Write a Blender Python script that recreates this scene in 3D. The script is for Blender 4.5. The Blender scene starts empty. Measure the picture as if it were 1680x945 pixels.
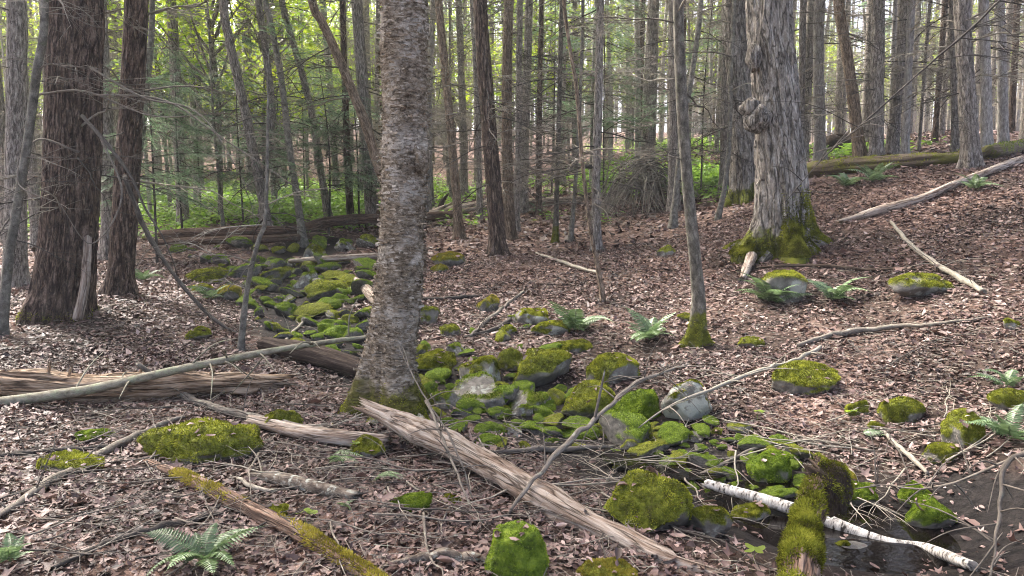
import bpy, bmesh, math, random
import numpy as np
from mathutils import Vector, Matrix

random.seed(11)
RNG = np.random.default_rng(11)
SC = bpy.context.scene
COL = SC.collection
PI = math.pi

# ------------------------------------------------------------------ camera
F_PX, CX, CY = 1222.0, 840.0, 472.5          # focal length in photo pixels (1680 x 945)
PITCH = math.radians(6.0)
CAM = np.array([0.0, 0.0, 1.6])
cam_d = bpy.data.cameras.new('camera')
cam = bpy.data.objects.new('camera', cam_d)
COL.objects.link(cam)
cam.location = CAM
cam.rotation_euler = (PI / 2 - PITCH, 0, 0)
cam_d.sensor_width = 36.0
cam_d.lens = F_PX / 1680.0 * 36.0
cam_d.clip_start = 0.05
cam_d.clip_end = 2000
SC.camera = cam

# ------------------------------------------------------------------ sky, sun, exposure
SUN_EL, SUN_AZ = math.radians(52), math.radians(-45)     # azimuth from +Y towards +X
world = bpy.data.worlds.new('World')
SC.world = world
world.use_nodes = True
wn = world.node_tree
wn.nodes.clear()
sky = wn.nodes.new('ShaderNodeTexSky')
sky.sky_type = 'NISHITA'
sky.sun_disc = False
sky.sun_elevation = SUN_EL
sky.sun_rotation = SUN_AZ
sky.air_density = 0.45
sky.dust_density = 7.0
sky.ozone_density = 0.1
bg = wn.nodes.new('ShaderNodeBackground')
bg.inputs[1].default_value = 0.15
wo = wn.nodes.new('ShaderNodeOutputWorld')
wn.links.new(sky.outputs[0], bg.inputs[0])
wn.links.new(bg.outputs[0], wo.inputs[0])
sun_d = bpy.data.lights.new('sun', 'SUN')
sun = bpy.data.objects.new('sun', sun_d)
COL.objects.link(sun)
sun_d.energy = 2.6
sun_d.angle = math.radians(8.0)
sun_d.color = (1.0, 0.97, 0.91)
sdir = Vector((math.sin(SUN_AZ) * math.cos(SUN_EL), math.cos(SUN_AZ) * math.cos(SUN_EL), math.sin(SUN_EL)))
sun.rotation_euler = (-sdir).to_track_quat('-Z', 'Y').to_euler()
vs = SC.view_settings
vs.view_transform = 'Standard'
vs.look = 'None'
vs.exposure = 2.8
vs.gamma = 1.0
vs.use_curve_mapping = False
SC.cycles.max_bounces = 8
SC.cycles.diffuse_bounces = 4
SC.cycles.transmission_bounces = 4
SC.cycles.use_denoising = True
SC.cycles.filter_width = 1.0

# ------------------------------------------------------------------ noise and mesh helpers
def _hash(i, j, k, seed):
    h = (i.astype(np.int64) * 374761393 + j.astype(np.int64) * 668265263 + k.astype(np.int64) * 1274126177 + seed * 974634777) & 0xFFFFFFFF
    h = ((h ^ (h >> 13)) * 1274126177) & 0xFFFFFFFF
    h = ((h ^ (h >> 16)) * 2246822519) & 0xFFFFFFFF
    return ((h ^ (h >> 15)) & 0xFFFFFF) / float(0xFFFFFF)

def vnoise(p, seed=0):
    p = np.asarray(p, float)
    f = np.floor(p).astype(np.int64)
    t = p - f
    t = t * t * (3 - 2 * t)
    i, j, k = f[..., 0], f[..., 1], f[..., 2]
    x, y, z = t[..., 0], t[..., 1], t[..., 2]
    def L(a, b, w): return a + (b - a) * w
    c = [[[_hash(i + a, j + b, k + d, seed) for d in (0, 1)] for b in (0, 1)] for a in (0, 1)]
    return L(L(L(c[0][0][0], c[0][0][1], z), L(c[0][1][0], c[0][1][1], z), y),
             L(L(c[1][0][0], c[1][0][1], z), L(c[1][1][0], c[1][1][1], z), y), x)

def fbm(p, seed=0, oct=3):
    p = np.asarray(p, float)
    s = 0.0; a = 1.0; tot = 0.0
    for o in range(oct):
        s = s + a * vnoise(p * (2.03 ** o), seed + o * 17)
        tot += a; a *= 0.5
    return s / tot

def smooth(a, b, x):
    t = np.clip((x - a) / (b - a), 0, 1)
    return t * t * (3 - 2 * t)

def mesh_data(name, V, Fs, attrs=None, mats=(), mat_idx=None, shade=True):
    """V (n,3); Fs list of (m,k) face arrays; attrs {name: per-vertex float or vector}"""
    V = np.ascontiguousarray(V, dtype=np.float32)
    Fs = [np.asarray(f, dtype=np.int32) for f in (Fs if isinstance(Fs, (list, tuple)) else [Fs]) if len(f)]
    me = bpy.data.meshes.new(name)
    me.vertices.add(len(V))
    me.vertices.foreach_set('co', V.ravel())
    loops = np.concatenate([f.ravel() for f in Fs])
    sizes = np.concatenate([np.full(len(f), f.shape[1], dtype=np.int32) for f in Fs])
    starts = np.concatenate([[0], np.cumsum(sizes)[:-1]]).astype(np.int32)
    me.loops.add(len(loops))
    me.loops.foreach_set('vertex_index', loops)
    me.polygons.add(len(sizes))
    me.polygons.foreach_set('loop_start', starts)
    me.polygons.foreach_set('loop_total', sizes)
    if shade:
        me.polygons.foreach_set('use_smooth', np.ones(len(sizes), dtype=bool))
    for k, a in (attrs or {}).items():
        a = np.ascontiguousarray(a, dtype=np.float32)
        if a.ndim == 2:
            at_ = me.attributes.new(k, 'FLOAT_VECTOR', 'POINT'); at_.data.foreach_set('vector', a.ravel())
        else:
            at_ = me.attributes.new(k, 'FLOAT', 'POINT'); at_.data.foreach_set('value', a)
    for m in mats:
        me.materials.append(m)
    if mat_idx is not None:
        me.polygons.foreach_set('material_index', np.asarray(mat_idx, dtype=np.int32))
    me.update(calc_edges=True)
    return me

def link(name, me, parent=None, loc=(0, 0, 0), rot=(0, 0, 0), scale=(1, 1, 1), **props):
    o = bpy.data.objects.new(name, me)
    COL.objects.link(o)
    o.parent = parent
    o.location = loc; o.rotation_euler = rot; o.scale = scale
    for k, v in props.items():
        if v is not None:
            o[k] = v
    return o

def thing(name, loc, label, category, group=None, rot=(0, 0, 0)):
    return link(name, None, None, loc, rot, label=label, category=category, group=group)

class Acc:
    """collects pieces of ONE part into one mesh"""
    def __init__(s): s.V = []; s.F = {}; s.A = {}; s.n = 0; s.M = {}
    def add(s, V, Fs, attrs=None, mi=0):
        for f in (Fs if isinstance(Fs, (list, tuple)) else [Fs]):
            f = np.asarray(f)
            if len(f):
                s.F.setdefault((mi, f.shape[1]), []).append(f + s.n)
        s.V.append(np.asarray(V, float)); s.n += len(V)
        for k, a in (attrs or {}).items():
            s.A.setdefault(k, []).append(np.asarray(a, float))
    def mesh(s, name, mats, shade=True):
        Fs, mi = [], []
        for (m, k), lst in s.F.items():
            f = np.concatenate(lst); Fs.append(f); mi.append(np.full(len(f), m))
        return mesh_data(name, np.concatenate(s.V), Fs, {k: np.concatenate(a) for k, a in s.A.items()}, mats, np.concatenate(mi), shade)

def resample(pts, n):
    pts = np.asarray(pts, float)
    if len(pts) == 2:
        t = np.linspace(0, 1, n)[:, None]
        return pts[0] * (1 - t) + pts[1] * t, t[:, 0]
    seg = np.linalg.norm(np.diff(pts, axis=0), axis=1)
    u = np.concatenate([[0], np.cumsum(seg)]); u /= u[-1]
    q = np.linspace(0, 1, n)
    P0 = np.vstack([2 * pts[0] - pts[1], pts, 2 * pts[-1] - pts[-2]])
    i = np.clip(np.searchsorted(u, q, side='right') - 1, 0, len(pts) - 2)
    t = ((q - u[i]) / np.maximum(u[i + 1] - u[i], 1e-9))[:, None]
    a, b, c, d = P0[i], P0[i + 1], P0[i + 2], P0[i + 3]
    out = 0.5 * ((2 * b) + (-a + c) * t + (2 * a - 5 * b + 4 * c - d) * t ** 2 + (-a + 3 * b - 3 * c + d) * t ** 3)
    return out, q

def tube(pts, rad, nseg=8, nring=12, disp=None, cap=True, ends=(0, 0), seed=0, res=True):
    """tapered tube along pts; rad: list along the length or function of q. Returns V, [F4, F3], ax attribute."""
    if res:
        C, q = resample(pts, nring)
    else:
        C = np.asarray(pts, float); q = np.linspace(0, 1, len(C))
    n = len(C)
    R = rad(q) if callable(rad) else np.interp(q, np.linspace(0, 1, len(rad)), rad)
    T = np.gradient(C, axis=0)
    T /= np.maximum(np.linalg.norm(T, axis=1, keepdims=True), 1e-9)
    ref = np.array([0, 1.0, 0]) if abs(T[0][1]) < 0.8 else np.array([1.0, 0, 0])
    Nn = np.zeros_like(C)
    v = np.cross(np.cross(T[0], ref), T[0]); v /= np.linalg.norm(v); Nn[0] = v
    for k in range(1, n):
        v = Nn[k - 1] - T[k] * np.dot(Nn[k - 1], T[k]); Nn[k] = v / max(np.linalg.norm(v), 1e-9)
    B = np.cross(T, Nn)
    th = np.linspace(0, 2 * PI, nseg, endpoint=False)
    s = np.concatenate([[0], np.cumsum(np.linalg.norm(np.diff(C, axis=0), axis=1))])
    TH, S = np.meshgrid(th, s)
    RR = np.repeat(R[:, None], nseg, 1)
    ax = np.stack([np.cos(TH) * RR, np.sin(TH) * RR, S], -1)
    r = RR.copy()
    if disp is not None:
        r = r + disp(TH, S, RR, ax)
    dirv = np.cos(TH)[..., None] * Nn[:, None, :] + np.sin(TH)[..., None] * B[:, None, :]
    V = C[:, None, :] + dirv * r[..., None]
    for e, (idx, sg) in zip(ends, ((0, -1), (n - 1, 1))):      # ragged broken ends
        if e:
            k = max(2, n // 30)
            for m in range(k):
                ring = idx - sg * m
                sp = vnoise(np.stack([np.cos(th) * 4 + seed, np.sin(th) * 4, np.zeros_like(th)], -1), seed) * e
                sp = sp + e * 0.5 * vnoise(np.stack([np.cos(th) * 9 + seed, np.sin(th) * 9, np.zeros_like(th)], -1), seed + 3)
                V[ring] += sg * T[ring][None] * (sp * (1 - m / k))[:, None]
    V = V.reshape(-1, 3); ax = ax.reshape(-1, 3)
    i = np.arange(n - 1)[:, None] * nseg; j = np.arange(nseg)[None]; j2 = (j + 1) % nseg
    F4 = np.stack([i + j, i + j2, i + nseg + j2, i + nseg + j], -1).reshape(-1, 4)
    F3 = np.zeros((0, 3), int)
    if cap:
        c0 = len(V); sink0 = C[0] + T[0] * ends[0] * 0.3; sink1 = C[-1] - T[-1] * ends[1] * 0.3
        V = np.vstack([V, sink0, sink1]); ax = np.vstack([ax, [0, 0, 0], [0, 0, s[-1]]])
        jj = np.arange(nseg); jk = (jj + 1) % nseg
        F3 = np.vstack([np.stack([np.full(nseg, c0), jk, jj], -1),
                        np.stack([np.full(nseg, c0 + 1), (n - 1) * nseg + jj, (n - 1) * nseg + jk], -1)])
    return V, [F4, F3], ax

def rotz(a): c, s = math.cos(a), math.sin(a); return np.array([[c, -s, 0], [s, c, 0], [0, 0, 1.0]])

def rand_rots(n, tilt, rng):
    """n rotation matrices: random yaw, tilt up to `tilt` (radians array) about a random horizontal axis"""
    yaw = rng.uniform(0, 2 * PI, n); az = rng.uniform(0, 2 * PI, n)
    k = np.stack([np.cos(az), np.sin(az), np.zeros(n)], -1)
    K = np.zeros((n, 3, 3))
    K[:, 0, 2] = k[:, 1]; K[:, 1, 2] = -k[:, 0]; K[:, 2, 0] = -k[:, 1]; K[:, 2, 1] = k[:, 0]
    I = np.eye(3)[None]
    s = np.sin(tilt)[:, None, None]; c = np.cos(tilt)[:, None, None]
    Rt = I + s * K + (1 - c) * (K @ K)
    Rz = np.zeros((n, 3, 3)); Rz[:, 0, 0] = np.cos(yaw); Rz[:, 0, 1] = -np.sin(yaw); Rz[:, 1, 0] = np.sin(yaw); Rz[:, 1, 1] = np.cos(yaw); Rz[:, 2, 2] = 1
    return Rt @ Rz

# ------------------------------------------------------------------ terrain
RAY_F = np.array([0, math.cos(PITCH), -math.sin(PITCH)])
RAY_U = np.array([0, math.sin(PITCH), math.cos(PITCH)])
def ray(px, py):
    d = RAY_F + np.array([1.0, 0, 0]) * ((px - CX) / F_PX) + RAY_U * (-(py - CY) / F_PX)
    return d / d[1]
def at(px, py, Y):
    """world point seen at photo pixel (px, py) at distance Y ahead of the camera"""
    return CAM + ray(px, py) * Y

CTRL = [  # photo pixel, distance ahead
    (0, 945, 3.1), (420, 945, 3.15), (840, 945, 3.2), (1250, 945, 3.35), (1680, 945, 3.1), (0, 760, 4.5), (330, 760, 4.7), (640, 700, 5.5),
    (900, 800, 4.45), (1100, 860, 4.1), (1500, 900, 3.95), (1680, 780, 4.2), (200, 660, 6.1), (0, 570, 7.6), (110, 525, 8.6), (200, 485, 9.9),
    (330, 560, 8.0), (250, 620, 6.7), (540, 600, 7.6), (540, 560, 8.5), (480, 480, 11.6), (480, 430, 14.3), (350, 410, 15.8), (560, 400, 16.5), (400, 370, 19.0),
    (250, 340, 24), (420, 330, 26), (560, 330, 26), (60, 430, 15.5), (0, 420, 16), (800, 640, 6.9), (950, 690, 6.0), (1130, 760, 5.0), (1300, 760, 4.9),
    (700, 470, 11.8), (760, 520, 9.8), (740, 400, 16), (820, 415, 15.0), (985, 495, 9.7), (900, 560, 8.5), (1090, 412, 13.2), (900, 350, 20), (1050, 345, 19),
    (1140, 570, 7.7), (1290, 415, 11.0), (1180, 350, 16), (1330, 630, 6.6), (1450, 480, 8.6), (1600, 400, 9.8), (1660, 650, 5.4), (1560, 540, 7.1), (1500, 285, 13.6), (1680, 262, 12.2),
    (1375, 255, 18), (1600, 240, 20), (1450, 260, 17), (1050, 245, 30), (1150, 290, 23), (1330, 300, 15), (850, 310, 27), (700, 330, 25),
    (0, 340, 26), (1200, 235, 34), (1650, 215, 30), (750, 290, 36),
]
def base_h(x, y):
    r = 0.085 * np.maximum(y - 5, 0) + 0.075 * np.maximum(y - 35, 0) + 0.0 * x
    r = 22.0 * np.tanh(r / 22.0)
    return r + 0.06 * np.maximum(x - 0.5, 0) * np.exp(-np.maximum(y - 25, 0) / 30) * np.exp(-np.maximum(x - 15, 0) / 10) + 0.015 * np.maximum(-x - 2, 0) * np.exp(-np.maximum(-x - 15, 0) / 10)
_cp = np.array([at(*c) for c in CTRL])
_sc = 1.0
def _warp(x, y):   # compress distance so that far controls act over wider areas
    yy = np.log(np.maximum(y, 0.3) + 2.0) * 6.0
    return np.stack([x / (0.25 + 0.12 * np.maximum(y, 0.3)) * 1.6, yy], -1)
_cw = _warp(_cp[:, 0], _cp[:, 1])
_res = _cp[:, 2] - base_h(_cp[:, 0], _cp[:, 1])
def _k(d): return np.exp(-(d / 2.6) ** 2)
_D = np.linalg.norm(_cw[:, None] - _cw[None], axis=-1)
_W = np.linalg.solve(_k(_D) + 0.12 * np.eye(len(_cw)), _res)

STREAM = np.array([P_[:2] for P_ in (at(520, 395, 17), at(490, 430, 14.3), at(480, 480, 11.6), at(530, 545, 8.9), at(620, 600, 7.7), at(800, 645, 6.8), at(950, 695, 5.95),
                                     at(1120, 770, 4.95), at(1280, 835, 4.35), at(1480, 890, 4.0), at(1750, 930, 3.75))])
def stream_dist(x, y):
    p = np.stack([np.asarray(x, float), np.asarray(y, float)], -1)
    best = np.full(p.shape[:-1], 1e9)
    for a, b in zip(STREAM[:-1], STREAM[1:]):
        ab = b - a
        t = np.clip(((p - a) @ ab) / (ab @ ab), 0, 1)
        best = np.minimum(best, np.linalg.norm(p - (a + t[..., None] * ab), axis=-1))
    return best
def height(x, y):
    x = np.asarray(x, float); y = np.asarray(y, float)
    shp = np.broadcast(x, y).shape
    x = np.broadcast_to(x, shp).ravel(); y = np.broadcast_to(y, shp).ravel()
    w = _warp(x, y)
    out = np.empty(len(x))
    for i in range(0, len(x), 40000):
        d = np.linalg.norm(w[i:i + 40000, None] - _cw[None], axis=-1)
        out[i:i + 40000] = _k(d) @ _W
    out += base_h(x, y)
    z0 = np.zeros_like(x)
    out += (fbm(np.stack([x * 1.3, y * 1.3, z0], -1), 5, 2) - 0.5) * 0.09
    out += (fbm(np.stack([x * 0.15, y * 0.15, z0], -1), 8, 2) - 0.5) * 0.9 * smooth(15, 40, y)
    out -= 0.13 * np.exp(-(stream_dist(x, y) / 0.55) ** 2)
    return out.reshape(shp)
_YS = np.concatenate([np.linspace(1.5, 14, 900), np.linspace(14.05, 130, 1200)])
def P(px, py, lift=0.0):
    """where the sight line through a photo pixel meets the ground"""
    r = CAM[None] + ray(px, py)[None] * _YS[:, None]
    dz = r[:, 2] - height(r[:, 0], r[:, 1])
    k = np.argmax(dz < 0)
    if dz[k] >= 0:
        k = len(dz) - 1
    if k > 0:
        t = dz[k - 1] / (dz[k - 1] - dz[k]) if dz[k] < 0 else 1
        p = r[k - 1] * (1 - t) + r[k] * t
    else:
        p = r[0]
    return p + np.array([0, 0, lift])

# ------------------------------------------------------------------ materials
def nmat(name):
    m = bpy.data.materials.new(name); m.use_nodes = True
    nt = m.node_tree; nt.nodes.clear()
    return m, nt
def nd(nt, typ, ins=None, **attrs):
    n = nt.nodes.new(typ)
    for k, v in attrs.items(): setattr(n, k, v)
    for k, v in (ins or {}).items():
        s = n.inputs[k]
        if isinstance(v, bpy.types.NodeSocket): nt.links.new(v, s)
        else: s.default_value = v
    return n
def ramp(nt, fac, stops):
    n = nt.nodes.new('ShaderNodeValToRGB'); e = n.color_ramp.elements
    while len(e) < len(stops): e.new(0.5)
    for el, (p, c) in zip(e, stops):
        el.position = p; el.color = (*c, 1) if len(c) == 3 else c
    nt.links.new(fac, n.inputs[0])
    return n.outputs[0]
def grey(v): return (v, v, v)
def attr(nt, name): return nd(nt, 'ShaderNodeAttribute', attribute_name=name)
def mapped(nt, vec, sc): return nd(nt, 'ShaderNodeMapping', {'Vector': vec, 'Scale': sc}).outputs[0]
def noise(nt, vec, scale, detail=4, rough=0.55, dist=0.0):
    return nd(nt, 'ShaderNodeTexNoise', {'Vector': vec, 'Scale': scale, 'Detail': detail, 'Roughness': rough, 'Distortion': dist}).outputs['Fac']
def mixc(nt, fac, a, b, mode='MIX'):
    n = nt.nodes.new('ShaderNodeMix'); n.data_type = 'RGBA'; n.blend_type = mode
    for s, v in ((n.inputs[0], fac), (n.inputs[6], a), (n.inputs[7], b)):
        if isinstance(v, bpy.types.NodeSocket): nt.links.new(v, s)
        elif isinstance(v, (int, float)): s.default_value = v
        else: s.default_value = (*v, 1)
    return n.outputs[2]
def mathn(nt, op, a, b=0.0, clamp=False):
    n = nt.nodes.new('ShaderNodeMath'); n.operation = op; n.use_clamp = clamp
    for s, v in zip(n.inputs, (a, b)):
        if isinstance(v, bpy.types.NodeSocket): nt.links.new(v, s)
        else: s.default_value = v
    return n.outputs[0]
def finish(m, nt, color, rough=0.85, bump=None, dist=0.01, strength=1.0, spec=0.3):
    b = nd(nt, 'ShaderNodeBsdfPrincipled', {'Base Color': color, 'Roughness': rough, 'Specular IOR Level': spec})
    if bump is not None:
        bn = nd(nt, 'ShaderNodeBump', {'Height': bump, 'Distance': dist, 'Strength': strength})
        nt.links.new(bn.outputs[0], b.inputs['Normal'])
    o = nd(nt, 'ShaderNodeOutputMaterial', {'Surface': b.outputs[0]})
    return m
def vary(nt, col, amt=0.35):
    r = nd(nt, 'ShaderNodeObjectInfo').outputs['Random']
    v = mathn(nt, 'ADD', mathn(nt, 'MULTIPLY', r, amt), 1 - amt / 2)
    return nd(nt, 'ShaderNodeHueSaturation', {'Color': col, 'Value': v}).outputs[0]

M = {}
def bark(name, sc1, sc2, stops, dist, patch=None, patch_scale=2.0, patch_lo=.55, moss_h=0.0, moss_c=(.07, .085, .012), crack=None):
    m, nt = nmat(name)
    ax = attr(nt, 'ax').outputs['Vector']
    a = noise(nt, mapped(nt, ax, sc1), 1.0, 5, .6, .3)
    b = noise(nt, mapped(nt, ax, sc2), 1.0, 3, .6)
    f = mathn(nt, 'ADD', mathn(nt, 'MULTIPLY', a, .7), mathn(nt, 'MULTIPLY', b, .3))
    c = ramp(nt, f, stops)
    if crack:                                     # open cracks between the plates
        cn = noise(nt, mapped(nt, ax, crack[0]), 1.0, 3, .5, .4)
        cr = ramp(nt, mathn(nt, 'ABSOLUTE', mathn(nt, 'SUBTRACT', cn, .5)), [(0.0, grey(1)), (crack[1], grey(0))])
        f = mathn(nt, 'SUBTRACT', f, mathn(nt, 'MULTIPLY', cr, .6))
    if patch:
        pf = noise(nt, ax, patch_scale, 4, .65)
        pf = ramp(nt, pf, [(patch_lo, grey(0)), (patch_lo + .12, grey(.85))])
        pv = nd(nt, 'ShaderNodeHueSaturation', {'Color': (*patch, 1), 'Value': mathn(nt, 'ADD', .35, mathn(nt, 'MULTIPLY', b, 1.3))}).outputs[0]
        c = mixc(nt, pf, c, pv)
    if moss_h:
        z = nd(nt, 'ShaderNodeSeparateXYZ', {'Vector': ax}).outputs[2]
        mz = mathn(nt, 'SUBTRACT', 1.0, mathn(nt, 'DIVIDE', z, moss_h))
        mf = mathn(nt, 'ADD', mz, mathn(nt, 'MULTIPLY', mathn(nt, 'SUBTRACT', noise(nt, ax, 7, 4), .5), 1.6))
        mf = ramp(nt, mf, [(.25, grey(0)), (.5, grey(1))])
        mc = ramp(nt, noise(nt, ax, 30, 3), [(.3, tuple(x * .45 for x in moss_c)), (.7, tuple(x * 1.3 for x in moss_c))])
        c = mixc(nt, mf, c, mc)
    if crack: c = mixc(nt, mathn(nt, 'MULTIPLY', cr, .8), c, crack[2])
    c = vary(nt, c)
    M[name] = finish(m, nt, c, .9, f, dist, 1.0, .15)

bark('hemlock_bark', (26, 26, 6), (90, 90, 40), [(.34, (.024, .017, .012)), (.5, (.092, .064, .047)), (.66, (.24, .18, .14))], .025, (.13, .13, .105), 1.4, .64, crack=((22, 22, 3.4), .07, (.014, .010, .009)))
bark('grey_bark', (30, 30, 9), (110, 110, 60), [(.32, (.06, .051, .043)), (.5, (.20, .175, .148)), (.68, (.42, .385, .335))], .014, (.20, .205, .155), 1.8, .6, crack=((26, 26, 4.5), .05, (.03, .025, .02)))
bark('pale_bark', (30, 30, 9), (110, 110, 60), [(.32, (.08, .070, .06)), (.5, (.24, .22, .195)), (.68, (.45, .42, .38))], .010, (.30, .30, .26), 2.0, .56)
bark('brown_bark', (30, 30, 9), (110, 110, 60), [(.32, (.05, .036, .024)), (.5, (.165, .122, .084)), (.68, (.34, .27, .20))], .012, (.17, .155, .10), 2.2, .6, crack=((26, 26, 4.5), .04, (.025, .019, .014)))
bark('maple_bark', (20, 20, 5), (70, 70, 30), [(.32, (.06, .05, .041)), (.5, (.20, .18, .15)), (.66, (.42, .39, .34))], .03, (.25, .23, .19), 2.5, .6, .45, (.11, .12, .016), crack=((14, 14, 2.6), .055, (.022, .018, .014)))
bark('smooth_bark', (16, 16, 12), (90, 90, 60), [(.32, (.045, .041, .033)), (.5, (.13, .12, .097)), (.68, (.27, .255, .21))], .006, (.11, .12, .07), 5, .57)
bark('smooth_mossy_bark', (22, 22, 10), (90, 90, 60), [(.34, (.03, .026, .02)), (.5, (.095, .085, .067)), (.66, (.21, .19, .152))], .010, (.11, .12, .07), 5, .57, .55, (.10, .105, .016))
bark('birch_bark', (20, 20, 40), (60, 60, 130), [(.36, (.05, .038, .025)), (.46, (.14, .108, .073)), (.55, (.225, .185, .135)), (.67, (.40, .36, .295))], .014, (.46, .42, .35), 2.6, .52, .42, (.085, .08, .02), crack=((14, 14, 30), .014, (.045, .034, .024)))
bark('lichen_wood', (30, 30, 14), (120, 120, 60), [(.35, (.03, .022, .017)), (.5, (.10, .08, .062)), (.68, (.22, .19, .15))], .01, (.36, .38, .33), 16, .52)
bark('white_birch_bark', (14, 14, 40), (50, 50, 130), [(.40, (.03, .026, .022)), (.46, (.28, .26, .23)), (.58, (.52, .50, .45))], .004, (.035, .03, .026), 11, .56)
bark('twig_bark', (60, 60, 12), (200, 200, 60), [(.3, (.05, .042, .034)), (.55, (.145, .125, .102)), (.75, (.26, .235, .195))], .003, (.23, .24, .185), 12, .56)
bark('pole_bark', (30, 30, 12), (200, 200, 60), [(.32, (.06, .052, .036)), (.5, (.17, .155, .115)), (.7, (.31, .29, .225))], .005, (.19, .205, .13), 9, .5)
bark('dark_twig_bark', (60, 60, 12), (200, 200, 60), [(.3, (.022, .019, .016)), (.55, (.06, .052, .044)), (.75, (.14, .125, .108))], .003)
bark('pale_twig_bark', (60, 60, 12), (200, 200, 60), [(.3, (.11, .095, .075)), (.55, (.25, .225, .18)), (.75, (.40, .375, .315))], .003, (.2, .205, .14), 9, .55)
bark('weathered_wood', (30, 30, 2.8), (150, 150, 14), [(.32, (.06, .036, .022)), (.43, (.18, .132, .098)), (.54, (.31, .26, .21)), (.68, (.45, .41, .355))], .010, (.17, .11, .07), 3.6, .62, crack=((17, 17, 1.5), .03, (.03, .018, .011)))
bark('rotten_wood', (28, 28, 2.8), (150, 150, 14), [(.32, (.04, .026, .016)), (.44, (.19, .125, .078)), (.55, (.38, .285, .20)), (.68, (.52, .42, .32))], .02, (.16, .09, .05), 4, .60, crack=((17, 17, 1.6), .045, (.018, .011, .008)))
bark('dark_rotten_wood', (40, 40, 3.0), (150, 150, 20), [(.3, (.012, .009, .007)), (.5, (.045, .032, .023)), (.72, (.12, .09, .07))], .018)
bark('decayed_wood', (40, 40, 3.0), (150, 150, 20), [(.3, (.03, .018, .012)), (.5, (.115, .072, .05)), (.7, (.28, .205, .155))], .014, (.16, .14, .11), 5, .56, crack=((30, 30, 1.6), .05, (.02, .012, .009)))
bark('mossy_wood', (40, 40, 3.0), (150, 150, 20), [(.3, (.03, .02, .014)), (.5, (.105, .078, .055)), (.72, (.23, .185, .145))], .014, (.11, .11, .018), 4, .46)

def stone(name, lichen, moss_stops, base=(.15, .138, .115)):
    m, nt = nmat(name)
    co = nd(nt, 'ShaderNodeTexCoord').outputs['Object']
    mo = attr(nt, 'moss').outputs['Fac']
    n1 = noise(nt, co, 6, 6, .65)
    c = ramp(nt, n1, [(.3, tuple(x * .35 for x in base)), (.55, base), (.75, tuple(x * 1.5 for x in base))])
    lf = ramp(nt, noise(nt, co, 3.4, 5, .7), [(lichen, grey(0)), (lichen + .06, grey(.9))])
    c = mixc(nt, lf, c, (.31, .32, .27))
    mcol = ramp(nt, noise(nt, co, 16, 5, .7), moss_stops)
    c = mixc(nt, mo, c, mcol)
    c = vary(nt, c, .3)
    b = mathn(nt, 'ADD', mathn(nt, 'MULTIPLY', noise(nt, co, 60, 3, .7), .6), n1)
    M[name] = finish(m, nt, c, .9, b, .02, .8, .2)
OLIVE = [(.30, (.035, .030, .010)), (.42, (.075, .08, .012)), (.55, (.15, .165, .02)), (.7, (.27, .285, .035))]
BRIGHT = [(.34, (.018, .03, .004)), (.5, (.09, .135, .013)), (.7, (.20, .26, .028))]
stone('olive_mossy_stone', .60, OLIVE)
stone('bright_mossy_stone', .66, BRIGHT)
stone('lichen_stone', .54, OLIVE, (.165, .152, .128))
stone('white_stone', .47, OLIVE, (.155, .148, .125))
def moss_mat(name, stops):
    m, nt = nmat(name)
    t = attr(nt, 'tint').outputs['Fac']
    c = vary(nt, ramp(nt, t, stops), .3)
    d = nd(nt, 'ShaderNodeBsdfDiffuse', {'Color': c})
    tr = nd(nt, 'ShaderNodeBsdfTranslucent', {'Color': c})
    mx = nd(nt, 'ShaderNodeMixShader', {0: .35, 1: d.outputs[0], 2: tr.outputs[0]})
    nd(nt, 'ShaderNodeOutputMaterial', {'Surface': mx.outputs[0]})
    M[name] = m
moss_mat('olive_moss', [(0, (.035, .034, .008)), (.3, (.09, .095, .014)), (.55, (.18, .195, .022)), (1, (.36, .37, .055))])
moss_mat('bright_moss', [(0, (.025, .042, .006)), (.5, (.125, .185, .018)), (1, (.30, .38, .05))])
moss_mat('yellow_moss', [(0, (.10, .085, .012)), (.5, (.22, .19, .03)), (1, (.36, .31, .06))])

def leaf_mat(name, stops, trans=.4, rough=.5, spec=.35, tmul=1.0):
    m, nt = nmat(name)
    t = attr(nt, 'tint').outputs['Fac']
    c = ramp(nt, t, stops)
    if name == 'fern_leaf': c = vary(nt, c, .6)
    p = nd(nt, 'ShaderNodeBsdfPrincipled', {'Base Color': c, 'Roughness': rough, 'Specular IOR Level': spec})
    tc = nd(nt, 'ShaderNodeHueSaturation', {'Color': c, 'Value': tmul, 'Saturation': 1.1}).outputs[0]
    tr = nd(nt, 'ShaderNodeBsdfTranslucent', {'Color': tc})
    mx = nd(nt, 'ShaderNodeMixShader', {0: trans, 1: p.outputs[0], 2: tr.outputs[0]})
    nd(nt, 'ShaderNodeOutputMaterial', {'Surface': mx.outputs[0]})
    M[name] = m
leaf_mat('dead_leaf', [(0, (.018, .010, .007)), (.25, (.064, .036, .029)), (.55, (.138, .085, .071)), (.82, (.232, .16, .138)), (1, (.36, .28, .245))], .12, .55, .4)
leaf_mat('green_leaf', [(0, (.07, .11, .018)), (.5, (.14, .21, .03)), (1, (.27, .31, .045))], .55, .45, .4, 1.6)
leaf_mat('canopy_leaf', [(0, (.05, .085, .02)), (.5, (.09, .15, .03)), (1, (.17, .23, .05))], .5, .45, .4, 1.5)
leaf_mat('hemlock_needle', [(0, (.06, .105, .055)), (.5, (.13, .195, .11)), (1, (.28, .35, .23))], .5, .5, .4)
leaf_mat('fern_leaf', [(0, (.065, .115, .042)), (.5, (.13, .195, .085)), (1, (.25, .32, .18))], .3, .4, .5)
leaf_mat('fern_cover_leaf', [(0, (.09, .16, .03)), (.5, (.17, .28, .05)), (1, (.28, .40, .09))], .45, .5, .4, 1.3)

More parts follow.
